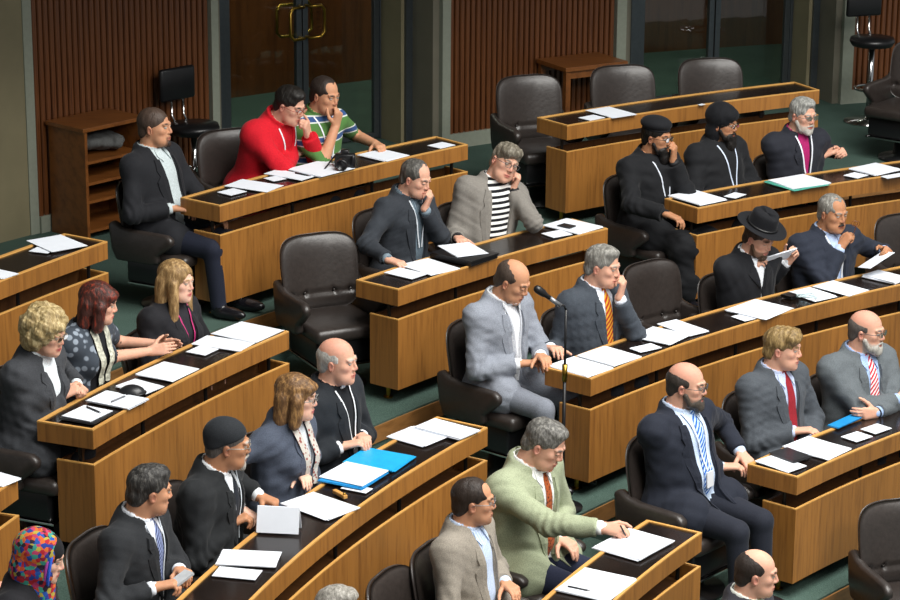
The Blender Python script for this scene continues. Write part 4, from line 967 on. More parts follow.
        hair_mesh('underscarf', [((0, -.012, .038), (.085, .106, .092))], [((0, .125, -.052), (.060, .075, .094)), ((0, -.02, -.14), (.2, .2, .08))], cloth('17181c'), 0, hi=(.12, .14, .16))
        for zz, cc in ((.0, '2f5fd0'), (.012, 'b04aa0')):
            m = MB(); m.tube([HL((.078*math.sin(a), .055-zz*1.2-.01*math.cos(a), -.022+.112*math.cos(a))) for a in np.linspace(-2.5, 2.5, 24)], .0085*hs, n=7); m.build('scarf_border', cloth(cc), body, smooth=True)
    if extra: extra(dict(body=body, T=T, HL=HL, H=H, Rt=Rt, Rh=Rh, arms=arms, front=front, ribbon=ribbon, hip=hip, rz=rz, s=s, gb=gb, hs=hs))
    if chair_label:
        yw = face+rad(chair_yaw); o = np.array((math.cos(yw), math.sin(yw), 0)); c = hip+o*.07
        ch = chair(c[0], c[1], f0, yw, chair_label); ch.scale = (max(1, .93*girth), 1, max(.80, 1+zoff*1.7))
    return dict(body=body, hip=hip, rz=rz, arms=arms, HL=HL, L2W=lambda p: hip+Rz(rz)@np.array(p))
# ---------------------------------------------------------------- the people
CH = 'dark leather swivel chair under the '
J = 'seated person in '
PX = lambda x, y, h=.035, pose='rest', **k: dict(at='px', p=(x, y, h), pose=pose, **k)
FACE = lambda p, pose='chin', **k: dict(at='face', p=p, pose=pose, **k)
people = {}
def add(key, *a, **k): people[key] = person(*a, **k)
# back row
add('p1', J+'black jacket and pale shirt at the left end of the back row', (155, 127), 0, yaw=8, lean=-8, look=14, nod=2, freelegs=True, skin='mid', hair='buzz', haircol='4a3b32', beard='goatee', beardcol='3a2c26', topcol='1d1e22', shirt='b9c4c6', open_w=(.045, .085), open_z=.0, trousers='1e2230', R=dict(at='px', p=(184, 214, -.10), f=(-.1, 1, -.35)), L=dict(at='knee'), sc=1.04, chair_label=CH+'man in black jacket at back left')
add('p2', J+'red fleece and red framed glasses, fist against the mouth', (290, 105), 0, yaw=5, lean=24, look=6, nod=14, skin='pink', hair='short', haircol='17130f', glasses='8a2222', top='fleece', topcol='c01424', open_w=(.02, .06), open_z=.28, shirt='7c9a4c', R=PX(306, 152, .05, 'rest', f=(-.8, .5, .1), n=(0, -.5, -.8), pole=(1, .6, -.3)), L=FACE((-.01, .145, -.075), 'fist', f=(.55, -.1, .75), n=(.2, -1, -.1), pole=(-.3, .5, -1)), sc=1.03, girth=1.1, lanyard='d8dadf', badge='none')
add('p3', J+'green polo with blue and white stripes, hand on chin', (325, 95), 0, yaw=-2, lean=6, look=6, nod=10, skin='mid', hair='receding', haircol='2a211c', beard='stubble', top='polo', topcol='4f7a3f', topcol2=('polo', '2f4a86'), shirt='4f7a3f', R=FACE((-.005, .13, -.085), 'chin', f=(-.1, 0, 1), n=(-.2, -1, 0), pole=(.5, .3, -1)), L=PX(378, 147, .03, 'rest', f=(.5, .8, 0)), sc=1.03, lanyard='dfe3ea', badge='none', chair_label=CH+'man in striped green polo')
# second row, middle block
add('p4', J+'dark jacket, hand at mouth, white button on the hem', (416, 178), 1, yaw=4, lean=8, look=6, nod=16, skin='pink', hair='receding', haircol='4a4844', hairtip='77746e', pin=(.075, .10), topcol='2e3238', shirt='6f7f8a', shirtkind=('stripe', '4c5a66', .012, 0), open_w=(.04, .07), open_z=.05, L=FACE((-.008, .13, -.075), 'chin', f=(-.25, .0, 1), n=(.2, -1, 0), pole=(-.15, .6, -1)), R=PX(402, 262, .02, 'rest'), lanyard='cfd6dd', badge='none', chair_label=CH+'man in dark jacket at the second row')
add('p5', J+'grey blazer over a black and white striped sweater', (505, 162), 1, yaw=-14, lean=-2, roll=-13, look=-4, nod=8, tilt=-10, wings=False, skin='pink', hair='swept', haircol='6a6356', hairtip='a09a8c', glasses='55585c', topcol='7c7872', shirt='121216', shirtkind=('stripe', 'e4e4e2', .036, 2), open_w=(.05, .10), open_z=.0, R=PX(462, 242, .03, 'rest', f=(.25, .9, 0), pole=(.2, -.3, -1)), L=FACE((-.098, .055, -.055), 'fist', f=(.1, .1, 1), n=(.9, -.3, 0), pole=(-.5, .4, -1), watch=True), sc=1.05, chair_label=CH+'man in striped sweater')
add('p6', J+'black robe and round cap with full beard, hand at mouth', (657, 137), 1, yaw=6, lean=2, look=12, nod=5, freelegs=True, skin='tan', hair='short', haircol='15120f', beard='long', beardcol='14110f', mous=True, glasses='26221e', hat='coptic_cap', top='robe', topcol='17181b', shirt='17181b', R=dict(at='px', p=(676, 221, -.08), f=(-.2, 1, -.5)), L=FACE((-.012, .135, -.055), 'chin', f=(.1, 0, 1), n=(.1, -1, 0), pole=(-.15, .6, -1), cuff=1), lanyard='cfd6e2', girth=1.1, chair_label=CH+'cleric in round cap')
add('p7', J+'black robe and soft monastic hood with dark beard', (723, 124), 1, yaw=6, lean=-2, look=16, nod=4, skin='tan', hair='none', haircol='15120f', beard='long', beardcol='16120f', mous=True, glasses='3a3630', hat='coptic_hood', top='robe', topcol='191a1d', shirt='191a1d', lanyard='c4d0e4', badge='card', girth=1.08, chair_label=CH+'cleric in monastic hood')
add('p8', J+'dark suit and magenta clerical shirt, hands clasped', (803, 115), 1, yaw=-6, lean=2, look=10, nod=6, wings=False, skin='pink', hair='short', haircol='8a8a86', hairtip='b8b8b2', beard='short', beardcol='b4b0a8', mous=True, glasses='55585c', topcol='24262e', shirt='a02060', open_w=(.012, .05), open_z=.22, R=PX(833, 152, .10, 'hold', f=(-.6, .6, .4), n=(-.8, .2, -.3)), L=PX(838, 150, .11, 'hold', f=(.6, .5, .4), n=(.8, .2, -.3)), lanyard='d8dce4', badge='none', sc=1.03, chair_label=CH+'man in magenta clerical shirt')
# left block, three women
add('p9', J+'charcoal blazer with curly blonde hair, hands clasped on desk', (47, 333), 1, yaw=0, lean=10, look=0, nod=10, fem=True, skin='fair', hair='curly', haircol='a08a5e', hairtip='d4c294', glasses='8a7a60', topcol='3c3e42', shirt='dfe6ea', open_w=(.02, .075), open_z=.20, trousers='1c1d22', R=PX(78, 394, .05, 'hold', f=(-.5, 1, .1), n=(-.7, 0, -.6)), L=PX(86, 388, .05, 'hold', f=(.5, 1, .1), n=(.7, 0, -.6)), sc=.99, girth=1.12, chair_label=CH+'woman with curly blonde hair')
add('p10', J+'black top and patterned shawl with red bobbed hair, hands together', (99, 303), 1, yaw=4, lean=12, look=22, nod=8, fem=True, skin='fair', hair='bob', haircol='3e1f18', hairtip='8a3422', top='short', topcol='1a1a1e', shirt='1a1a1e', R=PX(163, 349, .07, 'flat', f=(.1, 1, .3), n=(-.9, 0, -.2), pole=(.5, -.4, -.8)), L=PX(170, 343, .075, 'flat', f=(.3, 1, .3), n=(.9, 0, -.2)), sc=.97, scarf=plain('pearly_beads', 'b8b8a8', .5, noise=.5, scale=60), shawl=cloth('3c434c', 'paisley', '8a94a0', .045), chair_label=CH+'woman with red hair')
add('p11', J+'black suit and magenta lanyard with long light brown hair', (177, 281), 1, yaw=0, lean=2, look=6, nod=4, fem=True, skin='pale', hair='long', haircol='8a6c44', hairtip='c0a070', topcol='1d1d21', shirt='26242a', open_w=(.012, .07), open_z=.12, lanyard='b0286a', badge='none', R=dict(at='lap'), L=dict(at='lap'), chair_yaw=12, chair_label=CH+'woman with long light brown hair')
# third row, left block
add('p12', J+'dark suit and blue striped tie, phone in hand, face turned away', (150, 490), 2, yaw=-2, lean=8, look=42, nod=8, skin='mid', hair='short', haircol='2c2a28', hairtip='605e5a', beard='stubble', topcol='26282b', shirt='dde2ea', tie=('2a3560', 'diag', '8d9ac0', .022), open_w=(.012, .07), open_z=.14, R=PX(173, 588, .04, 'hold', f=(-.3, 1, 0)), L=PX(190, 576, .04, 'hold', f=(.5, .9, 0)), lanyard='c8d0d8', chair_label=CH+'man with blue striped tie')
add('p13', J+'black suit and dark knitted skullcap with grey beard', (228, 444), 2, yaw=4, lean=12, look=24, nod=4, skin='tan', hair='buzz', haircol='55504c', beard='chin', beardcol='a8a49c', mous=True, glasses='9a958c', hat='kufi', topcol='1f2123', shirt='dfe3e6', tie=('1c2028',), open_w=(.012, .07), open_z=.15, R=PX(246, 524, .05, 'hold', f=(-.2, 1, .1)), L=PX(275, 500, .035, 'pen', f=(.2, 1, 0)), lanyard='cfd6dd', badge='none', sc=1.03, girth=1.12, chair_label=CH+'man in knitted skullcap')
add('p14', J+'slate blue blazer and printed scarf with brown bob', (297, 397), 2, yaw=0, lean=8, look=14, nod=3, fem=True, skin='pale', hair='bob', haircol='6a4c2e', hairtip='a8804e', glasses='8a8a88', topcol='454c5a', shirt='cdd4da', open_w=(.02, .065), open_z=.10, scarf=cloth('b8b4ac', 'paisley', '8a4a44', .02), R=PX(258, 510, -.03, 'rest'), L=PX(312, 482, .03, 'rest'), sc=1.02, girth=1.15, lanyard='d5dbe4', badge='none', chair_label=CH+'woman in slate blue blazer')
add('p15', J+'black clerical suit with white collar and balding white hair', (338, 361), 2, yaw=-2, lean=2, look=10, nod=2, wings=False, cuffcol='e4e6ea', tab=True, skin='pink', hair='fringe', haircol='a8a6a0', hairtip='d0cec8', topcol='1f2328', shirt='1a1c20', open_w=(.012, .075), open_z=.10, R=PX(358, 447, .035, 'rest', f=(-.5, 1, 0)), L=PX(369, 441, .04, 'rest', f=(.5, .9, 0)), lanyard='e0e4e8', sc=1.03, chair_label=CH+'balding cleric in black')
# third row, middle block
add('p16', J+'light grey suit and white open shirt, looking down, balding', (513, 281), 2, yaw=-2, lean=4, look=12, nod=24, freelegs=True, skin='mid', hair='thin', haircol='4a3e36', topcol='858a94', shirt='e6e9ee', trousers='7d828c', open_w=(.03, .075), open_z=.05, R=PX(533, 366, -.02, 'rest', f=(-.2, 1, 0)), L=PX(550, 360, .025, 'rest', f=(.2, 1, 0)), lanyard='b8bcc4', badge='none', sc=1.05, chair_label=CH+'man in light grey suit')
add('p17', J+'dark grey suit and red gold tie, curly grey hair, hand at mouth', (603, 266), 2, yaw=-2, lean=4, look=16, nod=8, skin='pink', hair='short', haircol='77756f', hairtip='a8a6a0', topcol='3d434b', shirt='dde3ee', tie=('a8281e', 'diag', 'd8a030', .035), open_w=(.012, .075), open_z=.12, R=PX(562, 351, .03, 'rest', f=(-.1, 1, 0), pole=(.1, -.3, -1)), L=FACE((-.012, .135, -.07), 'chin', f=(-.15, 0, 1), n=(.1, -1, 0), pole=(-.15, .6, -1)), sc=1.05, chair_label=CH+'man with red gold tie')
add('p18', J+'black suit and broad black hat, holding folded papers', (759, 238), 2, yaw=-4, lean=4, look=8, nod=20, skin='pink', hair='short', haircol='3a2a20', beard='short', beardcol='4a3626', hat='fedora', topcol='1b1c20', shirt='e4e8ee', open_w=(.012, .06), open_z=.34, R=PX(757, 264, .19, 'hold', f=(.05, .5, .85), n=(-.9, .3, 0)), L=PX(793, 252, .19, 'hold', f=(-.05, .5, .85), n=(.9, .3, 0)), chair_label=CH+'man in broad hat')
add('p19', J+'navy suit and blue shirt with dark moustache, raising spectacles', (833, 213), 2, yaw=-6, lean=2, look=6, nod=6, skin='tan', hair='receding', haircol='77746e', hairtip='a4a29c', mous=True, beardcol='2a2420', topcol='252a36', shirt='a9bcdc', open_w=(.02, .08), open_z=.10, R=PX(851, 240, .24, 'pen', f=(-.5, .5, .6), n=(-.5, -.2, -.6)), L=PX(889, 251, .15, 'hold', f=(.3, .8, .2), n=(.6, 0, -.6)), lanyard='d0d4d8', badge='card', girth=1.15, sc=1.03, chair_label=CH+'man with dark moustache')
# front rows
add('p20', J+'beige grey blazer and pale blue striped shirt with dark hair', (474, 501), 3, yaw=0, lean=0, look=24, nod=3, skin='mid', hair='receding', haircol='2c221c', beard='stubble', glasses='77787a', topcol='8a8378', shirt='c4d2e8', shirtkind=('stripe', 'a8bcd8', .014, 0), open_w=(.045, .08), open_z=.0, R=dict(at='lap'), L=PX(517, 590, -.02, 'rest'), sc=1.0, chair_label=CH+'man in beige blazer')
add('p21', J+'pale green jacket and orange tie, writing on the desk', (545, 444), 3, yaw=-2, lean=8, look=10, nod=24, skin='pink', hair='short', haircol='5c5a56', hairtip='8e8c86', topcol='9aa286', shirt='e6e8e6', tie=('a8542a', 'paisley', '5a2a1a', .018), trousers='23283c', open_w=(.03, .08), open_z=.03, R=PX(617, 533, .045, 'pen', f=(.25, 1, 0), n=(-.5, 0, -.8), pole=(.4, -.3, -.6)), L=dict(at='lap'), sc=1.12, girth=1.2, chair_label=CH+'man in pale green jacket')
add('p22', J+'navy suit and bright blue striped tie, bearded, hands folded', (687, 385), 3, yaw=-4, lean=-4, look=20, nod=6, skin='pink', freelegs=True, hair='fringe', haircol='3a3430', beard='full', beardcol='4c443c', mous=True, glasses='4a4a4a', topcol='20242f', shirt='bfd0e8', trousers='22252f', tie=('2a62b8', 'diag', 'bcd4f0', .03), open_w=(.055, .11), open_z=.0, R=PX(737, 467, -.02, 'rest', f=(-.5, 1, .1), pole=(1.3, -.6, -.5)), L=PX(748, 459, .0, 'rest', f=(.5, .9, 0)), sc=1.06, girth=1.3, lanyard='d4dce6', chair_label=CH+'bearded man in navy suit')
add('p23', J+'grey suit and dark red tie with blond hair', (783, 348), 3, yaw=-4, lean=0, look=24, nod=4, skin='pink', hair='swept', haircol='7d6640', hairtip='aa9060', topcol='474c52', shirt='b4c0dc', tie=('8c1f2a',), open_w=(.012, .08), open_z=.10, R=PX(808, 434, .0, 'rest', f=(-.3, 1, 0)), L=dict(at='lap'), sc=1.05, girth=1.05, chair_label=CH+'blond man with dark red tie')
add('p24', J+'grey suit and red white tie, bald with white beard, arms crossed', (867, 331), 3, yaw=-8, lean=0, look=26, nod=4, skin='pink', hair='fringe', haircol='5a5450', beard='full', beardcol='b0aca4', mous=True, glasses='4c4c50', topcol='5c6266', shirt='9cb4dc', tie=('c02838', 'diag', 'e8dadc', .03), open_w=(.02, .075), open_z=.08, R=dict(at='loc', p=(-.20, .25, .83), f=(-1, .1, .1), n=(0, -1, -.2), pose='flat', pole=(.8, .3, -.6)), L=dict(at='loc', p=(.19, .27, .79), f=(1, -.05, .12), n=(0, -1, -.1), pose='rest', pole=(-.8, .3, -.6), watch=True), sc=1.04, girth=1.22, chair_label=CH+'bald man with crossed arms')
add('p26', J+'black coat and multicoloured headscarf at the lower left', (42, 557), 2, yaw=0, lean=6, look=10, nod=14, fem=True, skin='pale', hair='none', haircol='4a3628', hat='hijab', topcol='1b1b1f', shirt='1b1b1f', sc=.98, R=dict(at='lap'), L=dict(at='lap'), chair_label=CH+'woman in multicoloured headscarf')
add('p27', J+'charcoal suit and pale tie at the bottom, balding', (757, 573), 4, yaw=0, lean=2, look=22, nod=6, skin='pink', hair='thin', haircol='2e2622', topcol='35343a', shirt='e2e6de', tie=('b8c4a4',), open_w=(.012, .075), open_z=.12, chair_label=CH+'balding man at the bottom')
add('p28', J+'dark jacket with tousled grey hair at the bottom edge', (338, 612), 3, yaw=0, lean=4, look=10, nod=6, skin='pink', hair='short', haircol='8a867e', hairtip='b4b0a8', topcol='3c3d42', chair_label=CH+'grey haired man at the bottom edge')
add('p29', J+'dark clothing, only the bald crown showing at bottom left corner', (2, 607), 3, look=0, nod=4, skin='pink', hair='fringe', haircol='8a867e')
# ---------------------------------------------------------------- things on the desks
def rect(quad, z):
    W = [unproj(x, y, z) for x, y in quad]; c = sum(W)/4
    u = (W[1]-W[0])+(W[2]-W[3]); v = (W[3]-W[0])+(W[2]-W[1]); lu, lv = np.linalg.norm(u)/2, np.linalg.norm(v)/2
    u = nrm(u); v = v-u*np.dot(u, v); v = nrm(v)
    return c, u, v, lu, lv
CEIL = {}
def sheet(name, label, row, quad, t=.003, lift=.001, mat=None, cat='paper', group='papers on the desks', skew=0, pages=True):
    z = TOP[row]+lift+t; c, u, v, lu, lv = rect(quad, z); lu = min(lu, .33); lv = min(lv, .33)
    o = empty(name, (c[0], c[1], TOP[row]+lift), math.atan2(u[1], u[0])) if False else None
    R = np.stack([u, v, np.cross(u, v)], 1); sg = 1 if R[2, 2] > 0 else -1
    m = MB(); r_ = np.random.default_rng(len(bpy.data.objects)); n = 1 if t < .004 else 3
    for k in range(n):
        dx, dy = (r_.normal(size=2)*.004 if n > 1 else (0, 0)); a = r_.normal()*.02 if n > 1 else 0
        m.box((dx, dy, t*(k+.5)/n), (lu/2, lv/2, t/n/2), Rz(a))
    ob = m.build(name, mat or PAPER); ob.location = (c[0], c[1], TOP[row]+lift); ob.rotation_euler = (0, 0, math.atan2(u[1], u[0]))
    tag(ob, label, cat, group); return ob
def TL(label): return label
S = 'white paper sheet '
def sh(row, where, quad, **k): return sheet(k.pop('name', 'paper_sheet'), k.pop('lab', S)+where, row, quad, **k)
sh(0, 'on far left desk nearest its right end', [(30, 240.4), (62, 233.6), (86, 246), (50, 251.6)], t=.006, lift=.003)
sh(0, 'small, under the larger one on far left desk', [(30, 251), (40, 245.5), (54, 250), (46, 253.5)], t=.002)
sh(0, 'on far left desk cut by the left edge', [(-18, 273), (0, 269.5), (16, 273), (3, 280)], t=.004)
sh(0, 'in front of the empty chair at the back left desk', [(225, 185.7), (241.7, 179), (285, 185), (266.7, 191.7)], t=.005)
sh(0, 'small, at the left end of the back left desk', [(217.7, 191.7), (233, 188.3), (247, 191), (230, 195.7)], t=.003)
sh(0, 'small, below the red sleeve', [(261, 178.3), (276, 176), (287, 178.3), (276, 181)], t=.002)
sh(0, 'open before man in red, left half', [(267, 172), (285, 168), (309, 177), (300, 181)], t=.004, lift=.003)
sh(0, 'open before man in red, right half by the camera', [(293, 166), (324, 161), (350, 167.5), (313, 179.5)], t=.006, lift=.008)
sh(0, 'before the man in striped green polo', [(360, 153.5), (383, 149), (406, 155), (383, 162)], t=.006)
sh(0, 'small, alone at the right end of the back left desk', [(427.5, 145), (443, 142), (454.7, 144.7), (440, 148.7)], t=.003)
sh(1, 'before the man in dark jacket, larger', [(397.5, 265), (427.5, 258.7), (460, 267.5), (432.5, 275)], t=.005)
sh(1, 'small, at left end of desk of man in dark jacket', [(383.7, 272.5), (400, 267.5), (427.5, 273.7), (412, 279)], t=.003)
fo = sheet('black_folder', 'black document folder before the man in striped sweater', 1, [(432.5, 250), (460, 243.7), (495, 252.5), (470, 264)], t=.035, mat=BLACKPL, cat='folder', group=None)
sh(1, 'lying on the black folder', [(433.7, 246), (462.5, 242.5), (494, 252), (462, 256)], t=.004, lift=.037)
sh(1, 'with a mobile phone lying on it', [(544, 225), (568, 218), (602.5, 226.7), (578, 234)], t=.006)
sh(1, 'small, beside the sheet with the phone', [(541.7, 233), (560, 230), (573, 233.8), (553, 238)], t=.003)
sh(0, 'on back right desk before the middle empty chair', [(585, 110), (607.5, 106.7), (637.5, 114), (613.7, 118)], t=.005)
sh(0, 'small, at left end of back right desk', [(579, 117.5), (594, 114.5), (605, 117.5), (589, 120.5)], t=.003)
sh(0, 'tiny slip on back right desk above the monastic hood', [(697, 104.6), (702, 103.6), (706, 104.2), (701, 105.2)], t=.002)
sh(1, 'before the cleric in round cap', [(670, 195), (695, 190), (727.5, 198.7), (697.5, 204.5)], t=.010)
sh(1, 'small, left of the broad hat', [(723, 196), (735, 192.5), (746, 194), (736, 198.5)], t=.003)
gf = sheet('green_folder', 'pale green folder before the cleric in monastic hood', 1, [(760, 182.5), (800, 174.5), (838, 183.5), (788, 191)], t=.006, mat=plain('mint_card', '4ea592', .5), cat='folder', group=None)
sh(1, 'lying on the pale green folder', [(768, 180.5), (800, 174), (838, 182), (792, 188.5)], t=.006, lift=.008)
sh(1, 'before man in magenta shirt, larger', [(851, 168.7), (872.5, 163), (907, 168.7), (875, 175)], t=.006)
sh(1, 'small, before man in magenta shirt', [(843.7, 175), (855, 172), (868, 175), (857, 178.5)], t=.003)
sh(1, 'partly cut by the right edge before magenta shirt', [(880, 176), (900, 173), (909, 174.5), (890, 178)], t=.004)
sh(2, 'at left corner of the long desk before light grey suit', [(546, 366.5), (573, 357), (615, 367), (590, 375.5)], t=.006)
sh(2, 'on the long desk below the red gold tie', [(575, 356), (603, 346.5), (643, 355.5), (615, 365)], t=.005)
sh(2, 'small pad right of the red gold tie', [(628.7, 348.7), (650, 343), (662.5, 347.5), (642.5, 351.5)], t=.004)
sh(2, 'before the empty chair in the third row, left one', [(632, 336), (655, 325.5), (688, 335), (668, 345)], t=.005)
sh(2, 'before the empty chair in the third row, right one', [(655, 324.5), (673, 320.5), (712, 329.5), (692, 335)], t=.006)
sh(2, 'large, on long desk left of the broad hat man', [(720, 312.5), (757.5, 297.5), (796, 307.5), (765, 318)], t=.006, lift=.004)
sh(2, 'small, tucked under the large one left of broad hat', [(732.5, 316), (747.5, 312.5), (763, 317), (743, 321.5)], t=.002)
sh(2, 'beside the earpiece cord on the long desk', [(793.7, 291), (810, 287.5), (838, 295.5), (810, 302)], t=.004)
sh(2, 'right of the earpiece cord, before moustached man', [(815, 286), (832.5, 280), (870, 290), (845, 296)], t=.004)
sh(2, 'stack lying before moustached man near right edge', [(865.5, 274.5), (879, 269), (909, 278), (893, 283)], t=.014)
sh(3, 'at the left end beneath the dark tablet', [(753, 462), (772.5, 455.5), (809, 465), (790, 471.5)], t=.004)
sh(3, 'large, before blond man with dark red tie', [(788, 444), (809, 437), (851, 447.7), (821.5, 462)], t=.005)
sh(3, 'small, left one of two before crossed arms', [(840.7, 436), (858, 431.5), (872, 436), (856.5, 442.5)], t=.003)
sh(3, 'small, right one of two before crossed arms', [(861.7, 428.3), (877.5, 423.5), (891.5, 428), (874, 434.5)], t=.003)
tb_ = sheet('tablet', 'dark flat tablet at left end of the lower right desk', 3, [(768, 453.5), (786.5, 447.5), (813, 455.5), (795, 461)], t=.010, lift=.006, mat=plain('tablet_black', '2a2a2c', .25), cat='tablet', group=None)
bf = sheet('blue_folder', 'bright blue folder lying by the blond man with red tie', 3, [(828, 424), (855, 412.5), (863, 416), (836, 428)], t=.012, mat=plain('blue_card', '1f86c4', .4), cat='folder', group=None)
sh(1, 'largest, at right end of the women\'s desk', [(210.7, 333), (241, 321.5), (283, 329.5), (255, 342)], t=.006, lift=.004)
sh(1, 'second, before woman with long light brown hair', [(192, 344), (211, 334), (252, 343.5), (240, 351)], t=.004)
sh(1, 'small card before woman with long light brown hair', [(186.7, 351), (200, 345.5), (218.7, 348.5), (204, 356)], t=.003)
sh(1, 'beneath the hands of woman with red hair', [(134, 375), (162.5, 362), (200, 368), (172.5, 380.5)], t=.006)
sh(1, 'behind the black dome case on women\'s desk', [(110, 387.5), (132.5, 380.5), (166, 384.5), (149, 392)], t=.004)
sh(1, 'booklet open before the black dome case', [(88, 399), (105, 391), (150, 397.5), (125, 409.5)], t=.010, lift=.002)
sheet('writing_tablet', 'dark writing pad under the white sheet of the curly blonde woman', 1, [(56, 418.5), (82.5, 406), (118, 411), (94, 424)], t=.006, mat=BLACKPL, cat='pad', group=None)
sh(1, 'on the dark pad of the curly blonde woman', [(59, 416.5), (84, 405.5), (113, 410), (93, 420.5)], t=.003, lift=.008)
sh(2, 'right end of the blue folder desk, nearer the black cleric', [(387, 436), (414, 426), (448, 436), (425, 446.5)], t=.006)
sh(2, 'overlapping another at the extreme right end of blue folder desk', [(412, 427.5), (430, 420.5), (484, 427.5), (462, 438)], t=.010, lift=.008)
sheet('blue_folder', 'bright blue open folder before the balding cleric', 2, [(344, 461), (368, 447.5), (416, 455), (394, 471)], t=.012, mat=plain('cyan_card', '1f9fdc', .4), cat='folder', group=None)
sheet('blue_folder', 'blue folder holding white sheets beside the printed scarf', 2, [(318, 479), (344, 464), (390, 470.5), (361, 489)], t=.010, lift=.006, mat=plain('blue_card', '1f86c4', .4), cat='folder', group=None)
sh(2, 'in the blue folder beside the printed scarf', [(320, 476), (344, 462.5), (390, 469.5), (361, 486)], t=.005, lift=.018)
sh(2, 'small slip below the blue folder', [(338, 489.7), (347, 485.5), (374, 486.5), (368, 491.5)], t=.003)
sh(2, 'spread right of the white booklet', [(290, 495), (329.5, 492), (342, 508), (318, 528)], t=.006)
sh(2, 'large, between striped tie man and the booklet', [(216, 564), (222, 549), (282, 551), (275, 566)], t=.008)
sh(2, 'small, below the large one near the striped tie man', [(211, 576.5), (219, 567.5), (263, 569), (256, 579)], t=.003)
sh(3, 'booklet being written on by man in pale green', [(580, 555), (635, 526), (690, 532), (632, 563)], t=.010)
sh(3, 'with a black pen on it, at the bottom centre', [(545, 594), (591, 567), (634, 576.5), (612, 601)], t=.008)
sh(1, 'on the desk at lower left edge', [(-20, 476), (0, 472), (16, 477.5), (0, 489)], t=.004)
# pens
def pen(row, a, b, label, lift=.012, col='1a1a1e'):
    A, B = unproj(*a, TOP[row]+lift), unproj(*b, TOP[row]+lift); c = (A+B)/2; d = nrm(B-A); o = empty('pen', c); tag(o, label, 'pen', 'pens on the desks')
    m = MB(); m.tube([-d*.06, d*.045], .0048); prt(m, 'barrel', plain('pen_'+col, col, .3), o, smooth=True)
    m = MB(); m.tube([d*.045, d*.062, d*.07], [.0045, .002, .0008]); prt(m, 'tip', CHROME, o, smooth=True)
pen(3, (567, 586), (591, 591), 'black pen lying on the sheet at bottom centre', .013)
pen(0, (296, 173), (309, 175.5), 'dark pen on the papers before man in red', .012)
pen(1, (90, 408), (97, 411), 'dark pen on the sheet of the curly blonde woman', .016)
pen(1, (113, 401), (125, 396), 'slim pen on the open booklet by dome case', .018, '6a6c72')
# mobile phone on the desk, phone in hand
sheet('mobile_phone', 'black mobile phone lying on white sheet', 1, [(561.5, 224.2), (567.5, 222.2), (572, 226), (565, 228)], t=.010, lift=.008, mat=plain('tablet_black', '2a2a2c', .25), cat='phone', group=None)
sheet('interpreter_receiver', 'black receiver box by the earpiece cord', 2, [(782, 293.5), (790, 291.5), (799, 294.5), (790, 297)], t=.022, mat=BLACKPL, cat='receiver', group=None)
c0 = unproj(805, 297, TOP[2]+.012); m = MB(); t = np.linspace(0, 16, 60)
m.tube([(.055*math.cos(a)*(1-.02*a)+.03*math.sin(a*.37), .035*math.sin(a)+.02*math.cos(a*.53), .004+.004*(1+math.sin(a*1.7))) for a in t], .004, n=6)
o = m.build('earpiece_cord', plain('pale_cord', 'b8ccd0', .4), None, smooth=True); o.location = c0; tag(o, 'tangled pale earpiece cord on the long desk', 'earpiece')
# wooden pencil box beside the scarf woman
p = unproj(340, 494, TOP[2]+.01); q = nrm(unproj(349, 499, TOP[2]+.01)-unproj(331, 489, TOP[2]+.01))
o = tag(empty('desk_latch', p, math.atan2(q[1], q[0])), 'small tan wooden slide bar on the blue folder desk', 'bar'); m = MB(); m.box((0, 0, 0), (.055, .012, .01)); prt(m, 'bar_body', WOODLIP, o, bevel=.004)
m = MB(); m.lathe([(.009, .01), (.006, .018), (.001, .02)], (.042, 0, 0), 12); prt(m, 'bar_knob', BRASS, o, smooth=True)
# black dome case
p = unproj(132, 392, TOP[1]+.01); o = tag(empty('dome_case', p-np.array((0, 0, .01))), 'black dome shaped case on the women\'s desk', 'case')
G = Grid((-.09, -.08, -.01), (.09, .08, .07), .004); G.apply(Ell((0, 0, .002), (.072, .055, .048)), 'add', 0, 0); G.F = np.maximum(G.F, -G.ax[2][None, None, :]+0*G.F); netmesh('case_shell', [G.nets()], [plain('dome_black', '1c1d20', .35)], o)
m = MB(); m.tube([(.074*math.cos(a), .057*math.sin(a), .008) for a in np.linspace(0, 6.283, 28, endpoint=False)], .004, closed=True, n=6); prt(m, 'case_rim', BLACKPL, o, smooth=True)
# reflex camera on the back desk
p = unproj(345, 161, TOP[0]+.05); th = theta_of(p); o = tag(empty('reflex_camera', (p[0], p[1], TOP[0]), th+math.pi-math.pi/2-.9), 'black reflex camera lying on the back desk', 'camera')
m = MB(); m.box((0, 0, .052), (.068, .032, .05)); prt(m, 'camera_body', BLACKPL, o, bevel=.012, smooth=True)
m = MB(); m.box((0, .0, .112), (.026, .026, .018)); prt(m, 'viewfinder_hump', BLACKPL, o, bevel=.01, smooth=True)
m = MB(); m.box((-.056, .022, .05), (.016, .022, .046)); prt(m, 'grip', BLACKPL, o, bevel=.012, smooth=True)
m = MB(); m.lathe([(.034, .03), (.036, .075), (.039, .08), (.039, .12), (.037, .14), (.03, .14), (.028, .13), (.001, .128)], (.008, 0, .052), 24, R=Rx(-math.pi/2)); prt(m, 'lens', plain('lens_black', '1b1b1d', .3), o, smooth=True)
m = MB(); m.tube([(.07, 0, .08), (.11, .04, .03), (.13, .10, .006), (.06, .15, .005), (.16, .16, .005), (.2, .08, .005)], .006, n=6); prt(m, 'strap', BLACKPL, o, smooth=True)
